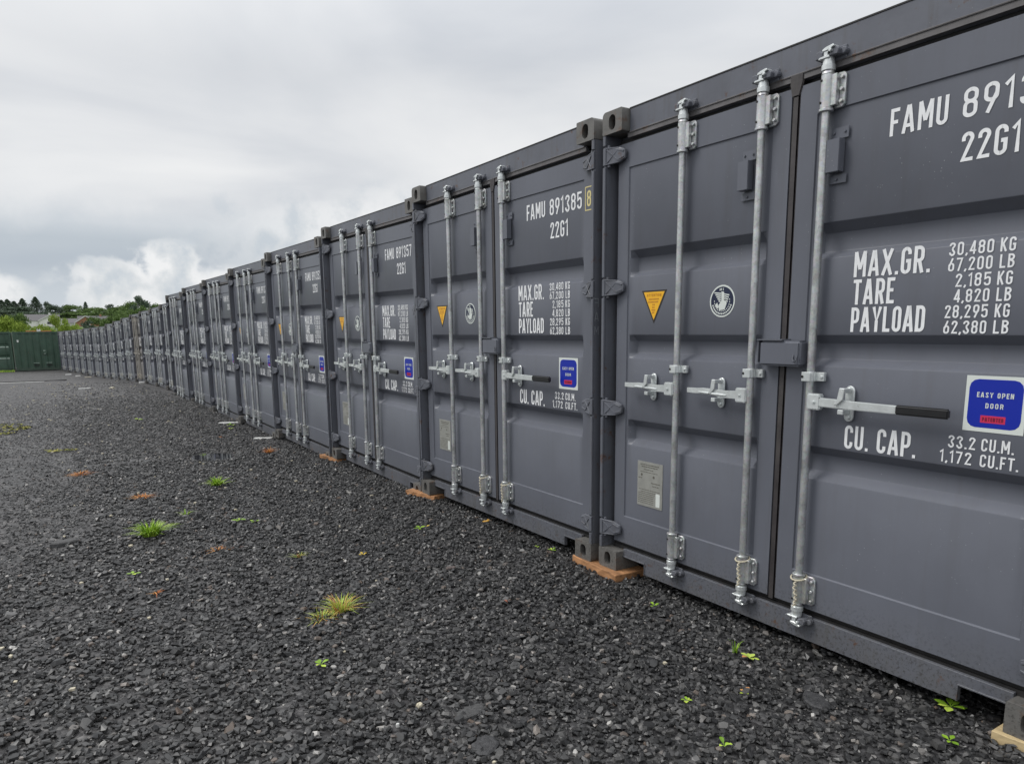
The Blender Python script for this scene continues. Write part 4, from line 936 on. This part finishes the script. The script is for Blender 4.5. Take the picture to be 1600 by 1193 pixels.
# puddle
mp = bpy.data.materials.new('water'); mp.use_nodes = True; pb = mp.node_tree.nodes['Principled BSDF']
pb.inputs['Base Color'].default_value = (.012, .012, .012, 1); pb.inputs['Roughness'].default_value = .04
mb = MB(); n = 20; rs = random.Random(3); pr = [rs.uniform(.85, 1.1) for _ in range(n)]
zp = float(gz0(9.7))-.032
pts = [(1.62+.27*pr[i]*math.cos(2*math.pi*i/n), 9.7+.36*pr[i]*math.sin(2*math.pi*i/n), zp+.012) for i in range(n)]
mb.add(pts, [tuple(range(n))]); pu = mb.build('puddle', mp); pu['kind'] = 'structure'

# ------------------------------------------------------------------ weeds, each plant its own thing
def tuft(x, y, rad, h, nb, m_, label, seed, flat=.5, group='weeds growing in the gravel', name='grass_tuft', wd=.0035):
    rs = random.Random(seed); mb = MB(); tone = []
    for i in range(nb):
        a = rs.uniform(0, 2*math.pi); r0 = rad*.35*math.sqrt(rs.random()); L_ = h*rs.uniform(.5, 1.1); lean = rs.uniform(.1, 1)*flat*2
        bx, by = r0*math.cos(a), r0*math.sin(a)*.8; da = a+rs.uniform(-.5, .5); px = -math.sin(da)*wd*rs.uniform(.7, 1.3); py = math.cos(da)*wd
        tn = rs.random(); v = []
        for k in range(4):
            t = k/3; out = L_*lean*t**1.4; z = L_*math.sqrt(max(.05, 1-min(.95, lean*.5)))*math.sin(t*1.5)*(1-.25*lean*t)
            w_ = (1-t*.95)
            cxp, cyp = bx+math.cos(da)*out, by+math.sin(da)*out
            v += [(cxp-px*w_, cyp-py*w_, max(z, .001)), (cxp+px*w_, cyp+py*w_, max(z, .001))]
        mb.add(v, [(2*k, 2*k+1, 2*k+3, 2*k+2) for k in range(3)]); tone += [tn]*8
    mb.tone = tone
    o = mb.build(name, m_, None, fixn=False); o.location = (x, y, float(gz(x, y))+.008); return tag(o, label, 'weed', group)
def leafy(x, y, r, n, m_, label, seed, group='weeds growing in the gravel', name='seedling', lift=.6):
    rs = random.Random(seed); mb = MB(); tone = []
    for i in range(n):
        a = 2*math.pi*i/n+rs.uniform(-.4, .4); L_ = r*rs.uniform(.65, 1.1); w_ = L_*.26; tl = rs.uniform(.2, 1)*lift
        pts = [(0, 0), (.25, .25), (.5, .9), (.75, 1.0), (1.0, .35), (1.08, 0)]
        v = []
        for (t, ww) in pts:
            cxp = math.cos(a)*L_*t; cyp = math.sin(a)*L_*t; z = L_*tl*math.sin(t*1.9)*.7+.004
            v += [(cxp-math.sin(a)*w_*ww, cyp+math.cos(a)*w_*ww, z), (cxp, cyp, z-.15*w_*ww), (cxp+math.sin(a)*w_*ww, cyp-math.cos(a)*w_*ww, z)]
        fs = []
        for k in range(len(pts)-1): fs += [(3*k, 3*k+1, 3*k+4, 3*k+3), (3*k+1, 3*k+2, 3*k+5, 3*k+4)]
        mb.add(v, fs); tone += [rs.random()]*len(v)
    mb.tone = tone
    o = mb.build(name, m_, None, fixn=False); o.location = (x, y, float(gz(x, y))+.012); return tag(o, label, 'weed', group)
tuft(.51, 5.80, .15, .13, 210, M_grass, 'big bright green grass tuft alone at the left of the yard', 1, .7, wd=.0055)
tuft(1.28, 7.50, .13, .10, 110, M_grass, 'green grass tuft up the yard behind the big one, below the puddle', 2, .8, wd=.006)
tuft(.82, 6.35, .06, .06, 18, M_grass, 'tiny green tuft just right of the big green tuft', 3, .9)
tuft(1.17, 3.60, .13, .10, 160, M_mixg, 'large half dead grass tuft, green right and orange left, in the middle foreground', 4, .8, wd=.003)
tuft(1.06, 3.56, .16, .055, 70, M_mixg, 'orange dried grass spreading left from the large foreground tuft', 5, 1.0, wd=.0025)
tuft(.18, 9.02, .20, .05, 120, M_dead, 'sprawling orange dead grass clump, farthest left of the orange ones', 6, 1.6)
tuft(.60, 7.30, .15, .045, 90, M_dead, 'orange dead grass clump between the left clump and the green tufts', 7, 1.6)
tuft(2.27, 9.50, .14, .09, 70, M_dead, 'rusty brown dead weed standing near the row behind the puddle', 8, .8)
tuft(.85, 5.16, .10, .04, 26, M_dead, 'thin trailing orange stems right of the big green tuft', 9, 2.2)
tuft(.39, 4.43, .05, .03, 12, M_dead, 'small reddish withered sprig at the lower left', 10, 1.6)
tuft(2.08, 11.6, .06, .04, 14, M_dead, 'small orange withered weed near the white shims', 12, 1.4)
tuft(1.56, 9.95, .04, .06, 16, M_grass, 'small green sprig at the edge of the puddle', 13, .6)
tuft(1.26, 4.67, .06, .05, 22, M_mixg, 'small green and brown weed between the two large tufts', 14, 1.0)
leafy(1.15, 5.90, .055, 5, M_grass, 'flat broad leaved weed with yellow green leaves above the small mixed weed', 15, lift=.3)
leafy(1.24, 5.80, .05, 3, M_grass, 'trailing pale stem and leaf beside the flat broad leaved weed', 16, lift=.2)
leafy(.87, 2.99, .035, 5, M_grass, 'small bright green seedling in the lower middle of the gravel', 17)
leafy(.31, 4.88, .045, 4, M_grass, 'small green seedling at the left below the asphalt lump', 18, lift=.3)
leafy(2.21, 4.85, .05, 4, M_grass, 'yellow green seedling left of the yellow leaf', 19, lift=.4)
leafy(2.27, 4.86, .035, 2, M_yleaf, 'curled yellow leaf touching the seedling in front of the second container', 20, name='fallen_leaf', lift=.3)
leafy(2.58, 2.72, .03, 4, M_grass, 'tiny green seedling near the nearest timber joint', 21)
leafy(2.00, 1.91, .032, 5, M_grass, 'light green seedling, leftmost of the three below the nearest container', 22)
leafy(2.24, 1.82, .03, 4, M_mixg, 'small reddish green seedling between two others below the nearest container', 23)
leafy(2.50, 2.02, .04, 6, M_mixg, 'weed with red stems just off the sill of the nearest container', 24)
tuft(2.50, 2.10, .03, .08, 6, M_grass, 'upright thin green shoot behind the red stemmed weed', 25, .3, wd=.006)
leafy(1.87, 1.60, .032, 4, M_grass, 'upright pale green seedling by the bottom edge', 26, lift=1.2)
leafy(2.56, 1.18, .034, 4, M_grass, 'flat pale green seedling near the bottom right corner', 27, lift=.3)
leafy(2.80, 1.30, .055, 7, M_grass, 'leafy green weed growing at the sill notch of the nearest container', 28, lift=.8)
leafy(2.70, 3.83, .035, 5, M_grass, 'small green seedling under the sill of the second container', 29, lift=.9)
leafy(2.66, 3.95, .025, 4, M_grass, 'tiny seedling left of the one under the second container sill', 30, lift=.9)
leafy(2.50, 12.9, .09, 6, M_grass, 'pale green weed beside the farther white shim', 31, lift=.9)
leafy(1.30, 14.9, .09, 6, M_grass, 'lone yellow green weed far up the yard', 32, lift=.5)
leafy(1.62, 4.46, .03, 4, M_yleaf, 'tiny yellow weed right of the small mixed weed', 33, lift=.5)
leafy(2.38, 12.4, .06, 4, M_mixg, 'small olive weed in front of the white shims', 34, lift=.8)
def moss(x, y, rx, ry, label, seed, n=420):
    rs = random.Random(seed); mb = MB(); tone = []
    for i in range(n):
        a = rs.uniform(0, 6.28); r = math.sqrt(rs.random()); cx_, cy_ = rx*r*math.cos(a), ry*r*math.sin(a)
        if vnoise(np.array(cx_*4+seed), np.array(cy_*4)) < .42: continue
        s = rs.uniform(.02, .045); z = float(gz(x+cx_, y+cy_))-float(gz(x, y))+.006; b_ = rs.uniform(0, 6.28)
        mb.add([(cx_+s*math.cos(b_+k*2.09), cy_+s*math.sin(b_+k*2.09), z+(.002 if k else .02)) for k in range(3)], [(0, 1, 2)]); tone += [rs.random()]*3
    mb.tone = tone; o = mb.build('moss_patch', M_moss, None, fixn=False); o.location = (x, y, float(gz(x, y))+.008); return tag(o, label, 'moss', 'moss patches in the yard')
moss(-.72, 14.8, .38, .80, 'wide yellow green moss patch at the left edge of the photo', 1)
moss(.0, 11.5, .22, .10, 'thin broken line of yellow moss below the wide patch', 2, 34)
mb = MB(); tone = []; rs = random.Random(8)
for i in range(900):
    x = rs.uniform(-7, -1.9); y = 58.9+rs.uniform(-.5, .25); h = rs.uniform(.05, .16); z = float(gz(x, y))
    mb.add([(x, y, z), (x+.05, y, z), (x+.03+rs.uniform(-.05, .05), y, z+h)], [(0, 1, 2)]); tone += [rs.random()]*3
mb.tone = tone; o = mb.build('grass_strip', M_grass, None, fixn=False); tag(o, 'bright grass along the foot of the green container at the far left', 'grass', kind='stuff')

# ------------------------------------------------------------------ hillside, houses, trees
def hz(x, y):
    y = np.asarray(y, float); return np.interp(y, [64, 80, 150, 400, 520, 700, 1400], [-1.2, -.9, .2, 4.5, 8, 13, 15])+2*np.sin(np.asarray(x)*.01)*np.clip((y-100)/300, 0, 1)
hx = np.linspace(-500, 700, 61); hy = np.concatenate([np.linspace(64, 200, 20), np.linspace(220, 1400, 30)])
XX, YY = np.meshgrid(hx, hy, indexing='ij'); ZZ = hz(XX, YY); ZZ[:, 0] = -1.4
I = np.arange(XX.size).reshape(XX.shape); F = np.stack([I[:-1, :-1], I[1:, :-1], I[1:, 1:], I[:-1, 1:]], -1).reshape(-1, 4)
M_hill = mat('hill_grass', (.06, .10, .025), .9, 0, .35, .05)
struct(np_mesh('hillside', np.stack([XX, YY, ZZ], -1).reshape(-1, 3), F, 4, [M_hill], smooth=True))
def leaf_tone(n, a, b_, c_): return tone_mat(n, [(0, a), (.5, b_), (1, c_)], .7, .25)
M_fd = leaf_tone('dark_foliage', (.055, .082, .056), (.085, .122, .080), (.125, .168, .108))
M_fm = leaf_tone('mid_foliage', (.060, .105, .032), (.11, .175, .048), (.16, .23, .07))
M_fb = leaf_tone('bright_foliage', (.14, .21, .03), (.25, .34, .05), (.34, .43, .09))
M_trunk = mat('bark', (.07, .055, .04), .9, 0, .3, 5)
def crown_mesh(kind, seed, n=4200):
    """unit tree: height 1, crown of many small leaf clumps"""
    rs = np.random.RandomState(seed); pts = []; 
    if kind == 'conifer':
        z = .10+.90*rs.rand(n)**.85; a = rs.uniform(0, 2*np.pi, n)
        tier = (z*7+.5*np.sin(a+seed)+.3*np.sin(a*2.3)) % 1
        rr = (1-z)**.75*.25*(.62+.5*(1-tier))*(1+.28*np.sin(a*2+seed*1.3+z*6)+.15*np.sin(a*5+z*17))+.012
        rad = rr*np.sqrt(rs.uniform(.15, 1, n)); P = np.stack([rad*np.cos(a), rad*np.sin(a), z-.25*rad], 1)
    else:
        nl = 24; cen = []
        zlo = .24 if kind == 'tree' else .08
        for i in range(nl):
            t = rs.rand(); a = rs.uniform(0, 6.28); rr = .34*np.sqrt(rs.rand())*(1-.75*max(0, t-.45))
            cen.append((rr*np.cos(a), rr*np.sin(a), zlo+t*(.86-zlo), rs.uniform(.09, .17)))
        cen = np.array(cen); k = rs.randint(0, nl, n); d = rs.normal(size=(n, 3)); d /= np.linalg.norm(d, axis=1)[:, None]
        P = cen[k, :3]+d*(cen[k, 3]*rs.uniform(.45, 1.08, n))[:, None]*np.array([1, 1, .85])
    P[:, 2] *= 1/np.percentile(P[:, 2], 99.8); P[:, :2] *= .5/np.percentile(np.abs(P[:, :2]), 98)
    if kind == 'conifer': P[:, :2] *= .5
    s = (.026 if kind != 'conifer' else .016)*rs.uniform(.6, 1.5, n)
    e1 = rs.normal(size=(n, 3)); e1 /= np.linalg.norm(e1, axis=1)[:, None]; e2 = np.cross(e1, rs.normal(size=(n, 3))); e2 /= np.linalg.norm(e2, axis=1)[:, None]
    V_ = np.stack([P+e1*s[:, None], P-e1*s[:, None]*.5+e2*s[:, None]*.8, P-e1*s[:, None]*.5-e2*s[:, None]*.8], 1).reshape(-1, 3)
    clump = np.sin(P[:, 0]*23+seed)*np.sin(P[:, 1]*19)*np.sin(P[:, 2]*27)
    tn = np.repeat(np.clip(.5+.3*clump+rs.normal(0, .18, n), 0, 1), 3)
    return V_, np.arange(3*n).reshape(-1, 3), tn
def tree_proto(kind, seed, m_, nm):
    V_, F_, tn = crown_mesh(kind, seed); root = empty(nm)
    c_ = np_mesh('crown', V_, F_, 3, [m_], tn); c_.parent = root
    mb = MB(); top = .9 if kind == 'conifer' else .55
    mb.tube([(0, 0, -.05), (.01, 0, top*.5), (0, .01, top)], [.022, .015, .004], 7)
    if kind != 'conifer':
        for i in range(5): a = i*1.3+seed; mb.tube([(0, 0, .25+.05*i), (.12*math.cos(a), .12*math.sin(a), .42+.06*i), (.2*math.cos(a), .2*math.sin(a), .55+.05*i)], [.010, .006, .002], 5)
    t_ = mb.build('trunk', M_trunk, root); return root
protos = {}
def tree(kind, mname, px, Y, topy, wpx, label, group, seed=0, yrow=521):
    """stand a tree at distance Y; px and topy are measured on the photograph once and turned into metres here"""
    m_ = {'d': M_fd, 'm': M_fm, 'b': M_fb}[mname]
    key = (kind, mname, seed % 3)
    dx = (px-68)/1139*1.06                                    # lateral slope from the row direction
    X = math.tan(math.atan((px-815)/1139)+R(32.8))*Y
    k = math.hypot(X, Y)*.999/1139*math.cos(math.atan((px-815)/1139))**-1
    depth = (Vector((X, Y, 0))).dot(fwd)+0
    wpx = wpx*(1.3 if Y > 400 and kind != 'conifer' else (1.15 if kind == 'conifer' else 1)); z1 = EYE+(521.5-topy)*depth/1139; z0 = float(hz(X, Y)); h = z1-z0; w_ = wpx*depth/1139
    nm = {'conifer': 'conifer_tree', 'tree': 'broadleaf_tree', 'bush': 'bush'}[kind]
    if key not in protos: protos[key] = r_ = tree_proto(kind, 5+(seed % 3)*7+len(kind), m_, nm)
    else: r_ = copy_tree(protos[key])
    wid = {'conifer': .5, 'tree': 1.0, 'bush': 1.0}[kind]
    r_.location = (X, Y, z0); r_.scale = (w_/wid, w_/wid, h*1.02); r_.rotation_euler = (0, 0, seed*1.7)
    return tag(r_, label, 'tree' if kind != 'bush' else 'bush', group)
GT = 'dark trees on the hill behind the houses'; GB = 'bright green bushes behind the containers'
tree('tree', 'd', 4, 520, 480, 34, 'dark round tree on the hill at the left edge', GT, 1)
tree('conifer', 'd', 22, 540, 470, 20, 'dark conifer on the hill, second from the left edge', GT, 2)
tree('conifer', 'd', 31, 545, 469, 22, 'dark conifer on the hill, leaning on its left neighbour', GT, 0)
tree('tree', 'd', 14, 500, 484, 30, 'low dark tree in front of the leftmost conifers', GT, 2)
tree('conifer', 'd', 41, 540, 472, 20, 'dark bushy conifer left of the spiky one', GT, 1)
tree('conifer', 'd', 54, 540, 468, 22, 'dark conifer with the sharpest spike left of the tall lone conifer', GT, 5)
tree('tree', 'd', 46, 515, 480, 34, 'dense dark tree below the spiky conifer', GT, 3)
tree('conifer', 'd', 74, 530, 466, 24, 'tall lone dark conifer with ragged tiers standing against the sky', GT, 4)
tree('tree', 'd', 64, 505, 488, 26, 'dark tree at the foot of the tall lone conifer', GT, 4)
tree('tree', 'd', 92, 540, 473, 9, 'small thin tree with open top right of the tall conifer', GT, 5)
tree('tree', 'd', 101, 520, 478, 20, 'dark rounded tree above the white gabled house', GT, 6)
tree('tree', 'd', 88, 515, 488, 22, 'dark tree between the tall conifer and the rounded one', GT, 7)
tree('tree', 'd', 117, 530, 481, 20, 'dark low tree at the middle of the hill line', GT, 8)
tree('tree', 'm', 131, 520, 478, 24, 'mid green tree left of the pointed conifer on the hill', GT, 9)
tree('conifer', 'd', 150, 530, 474, 12, 'small pointed conifer above the brick gable', GT, 7)
tree('tree', 'm', 143, 505, 486, 26, 'mid green tree below the small pointed conifer', GT, 10)
tree('tree', 'm', 164, 520, 482, 24, 'mid green tree right of the small pointed conifer', GT, 11)
tree('tree', 'm', 178, 500, 484, 26, 'mid green tree in the dip of the hill line', GT, 12)
tree('tree', 'd', 187, 520, 478, 14, 'dark small tree standing proud in the dip', GT, 13)
tree('tree', 'm', 200, 420, 480, 26, 'green tree left of the two big ones by the row', GT, 14)
tree('tree', 'm', 216, 300, 474, 28, 'broad mid green tree, left of the pair rising over the far containers', GT, 15)
tree('tree', 'd', 236, 300, 467, 34, 'broad dark tree, right of the pair rising over the far containers', GT, 16)
tree('tree', 'm', 255, 300, 478, 26, 'green tree half hidden where the row steps up', GT, 17)
tree('bush', 'b', 8, 95, 490, 44, 'big yellow green bush at the left edge above the green containers', GB, 1)
tree('bush', 'b', 24, 92, 495, 30, 'yellow green bush leaning out from the left edge bush', GB, 2)
tree('bush', 'm', 42, 100, 491, 34, 'mid green bush right of the yellow green ones', GB, 3)
tree('bush', 'b', 60, 92, 509, 26, 'low green bush under the white gabled house', GB, 4)
tree('bush', 'b', 84, 90, 508, 28, 'low yellow green bush behind the end of the green container', GB, 5)
tree('bush', 'b', 102, 95, 493, 22, 'upright bright bush hiding the left end of the long grey roof', GB, 6)
tree('bush', 'b', 114, 90, 500, 22, 'low bright bush behind the farthest grey containers', GB, 7)
tree('bush', 'b', 135, 95, 508, 24, 'low yellow bush under the brick gable', GB, 8)
tree('bush', 'm', 165, 150, 497, 30, 'green bush right of the brick gabled house', GB, 9)
tree('bush', 'm', 190, 150, 494, 32, 'green bush behind the brownish container', GB, 10)
tree('bush', 'm', 215, 150, 486, 32, 'green bush below the pair of broad trees', GB, 11)
tree('bush', 'm', 240, 150, 482, 30, 'green bush just left of the step in the row', GB, 12)
tree('bush', 'd', 150, 140, 503, 26, 'dark brownish bush at the foot of the brick house', GB, 13)
tree('bush', 'm', 30, 180, 498, 44, 'rounded green bush behind the left edge bushes', GB, 20)
tree('bush', 'b', 47, 88, 504, 24, 'yellow green bush above the orange beam', GB, 21)
tree('bush', 'b', 72, 88, 512, 22, 'bright bush in front of the white gabled house', GB, 22)
tree('bush', 'm', 92, 95, 511, 18, 'green bush left of the upright bright bush', GB, 23)
tree('bush', 'b', 126, 100, 510, 22, 'low bright bush above the twelfth far container', GB, 24)
tree('bush', 'm', 178, 130, 498, 30, 'green bush between brick house and brownish container', GB, 25)
tree('bush', 'm', 203, 130, 490, 30, 'green bush over the fourth container beyond the step', GB, 26)
tree('bush', 'd', 228, 160, 480, 28, 'dark green bush under the right broad tree', GB, 27)
tree('tree', 'd', 30, 490, 486, 40, 'dark tree mass low on the hill left of the spiky conifer', GT, 21)
tree('tree', 'd', 52, 480, 488, 36, 'dark tree low on the hill under the spiky conifer', GT, 22)
tree('tree', 'd', 76, 480, 489, 34, 'dark tree low on the hill under the tall lone conifer', GT, 23)
tree('tree', 'd', 100, 480, 490, 34, 'dark tree low on the hill above the upright bright bush', GT, 24)
tree('tree', 'm', 122, 480, 489, 34, 'green tree low on the hill left above the brick gable', GT, 25)
tree('tree', 'm', 146, 480, 490, 34, 'green tree low on the hill directly behind the brick gable', GT, 26)
tree('tree', 'm', 172, 460, 489, 36, 'green tree low on the hill right of the brick gable', GT, 27)
tree('tree', 'd', 192, 460, 487, 34, 'dark tree low on the hill above the brownish container', GT, 28)
for i, (px, Y, ty, w_) in enumerate(((-20, 520, 478, 40), (-50, 520, 474, 40), (-30, 92, 492, 44))):
    tree('tree' if i < 2 else 'bush', 'd' if i < 2 else 'b', px, Y, ty, w_, ['dark tree on the hill just outside the left edge', 'dark tree on the hill farther outside the left edge', 'yellow green bush just outside the left edge'][i], GT if i < 2 else GB, i)
# houses
M_roof = mat('grey_roof', (.13, .125, .13), .8, 0, .15, 1)
M_wallw = mat('white_render', (.78, .78, .74), .8, 0, .08, 1)
M_brick = mat('orange_brick', (.34, .17, .10), .85, 0, .15, 3)
M_glass = mat('window_glass', (.03, .035, .04), .1)
def house(x, y, L_, D_, eave, ridge, gable_x, wall, label, rz=0, base=None):
    z0 = base if base is not None else float(hz(x, y))
    root = empty('house', (x, y, z0), rz); tag(root, label, 'house')
    mb = MB(); mb.box((0, 0, -1), (L_, D_, eave)); wl = mb.build('wall', wall, root)
    mb = MB(); o_ = .4; v = [(-o_, -o_, eave-.15), (L_+o_, -o_, eave-.15), (L_+o_, D_+o_, eave-.15), (-o_, D_+o_, eave-.15), (-o_, D_/2, ridge), (L_+o_, D_/2, ridge)]
    mb.add(v, [(0, 1, 5, 4), (2, 3, 4, 5), (0, 4, 3), (1, 2, 5), (0, 3, 2, 1)]); rf = mb.build('roof', M_roof, root)
    mb = MB(); mb.box((L_*.7, D_/2-.3, ridge-.4), (L_*.7+.7, D_/2+.4, ridge+.7)); mb.build('chimney', wall, rf)
    for gx_, gw, gm in gable_x:                                           # gabled wing towards the camera
        mb = MB(); hh = ridge-.3
        mb.add([(gx_, -1.6, -1), (gx_+gw, -1.6, -1), (gx_+gw, -1.6, eave), (gx_+gw/2, -1.6, hh), (gx_, -1.6, eave), (gx_, 2, -1), (gx_+gw, 2, -1), (gx_+gw, 2, eave), (gx_+gw/2, 2, hh), (gx_, 2, eave)],
               [(0, 1, 2, 3, 4), (0, 5, 9, 4), (1, 6, 7, 2), (5, 6, 7, 8, 9)]); mb.build('gable_wall', gm, root)
        mb = MB(); t_ = .22
        for sgn in (0, 1):
            a = (gx_-.5, eave-.35) if sgn == 0 else (gx_+gw+.5, eave-.35); c0 = (gx_+gw/2, hh+.05)
            mb.add([(a[0], -2.0, a[1]), (c0[0], -2.0, c0[1]), (c0[0], D_/2, c0[1]), (a[0], D_/2, a[1]), (a[0], -2.0, a[1]+t_), (c0[0], -2.0, c0[1]+t_), (c0[0], D_/2, c0[1]+t_), (a[0], D_/2, a[1]+t_)], [(0, 1, 2, 3), (4, 5, 6, 7), (0, 1, 5, 4), (2, 3, 7, 6), (0, 3, 7, 4)])
        mb.build('gable_roof', M_roof, root)
        mb = MB()
        for sgn in (0, 1):
            a = (gx_-.5, eave-.45) if sgn == 0 else (gx_+gw+.5, eave-.45); c0 = (gx_+gw/2, hh-.02)
            mb.add([(a[0], -2.06, a[1]), (c0[0], -2.06, c0[1]), (c0[0], -2.06, c0[1]+.42), (a[0], -2.06, a[1]+.42)], [(0, 1, 2, 3)])
        mb.build('bargeboard', M_white, root)
        mb = MB(); mb.box((gx_+gw*.3, -1.68, eave-1.7), (gx_+gw*.7, -1.58, eave-.5)); wf = mb.build('window', M_white, root)
        mb = MB(); mb.box((gx_+gw*.33, -1.71, eave-1.6), (gx_+gw*.67, -1.66, eave-.6)); mb.build('pane', M_glass, wf)
    return root
def at(px, Y): return math.tan(math.atan((px-815)/1139)+R(32.8))*Y
zz1 = 4.2
house(at(55, 400), 400, 13, 9, 3.8, 6.6, [(5.2, 9.2, M_wallw)], M_wallw, 'white gabled bungalow with a grey roof seen between the bushes', base=3.6)
house(at(108, 400), 402, 18, 9, 3.2, 5.2, [(7.5, 9.5, M_wallw)], M_wallw, 'long grey roofed bungalow with a white gable left of the brick house', base=3.2)
house(at(138, 380), 384, 12, 8, 3.0, 5.9, [(-1.5, 8.0, M_brick)], M_brick, 'orange brick gabled house near the start of the far containers', base=3.3)
print('objects', len(bpy.data.objects))
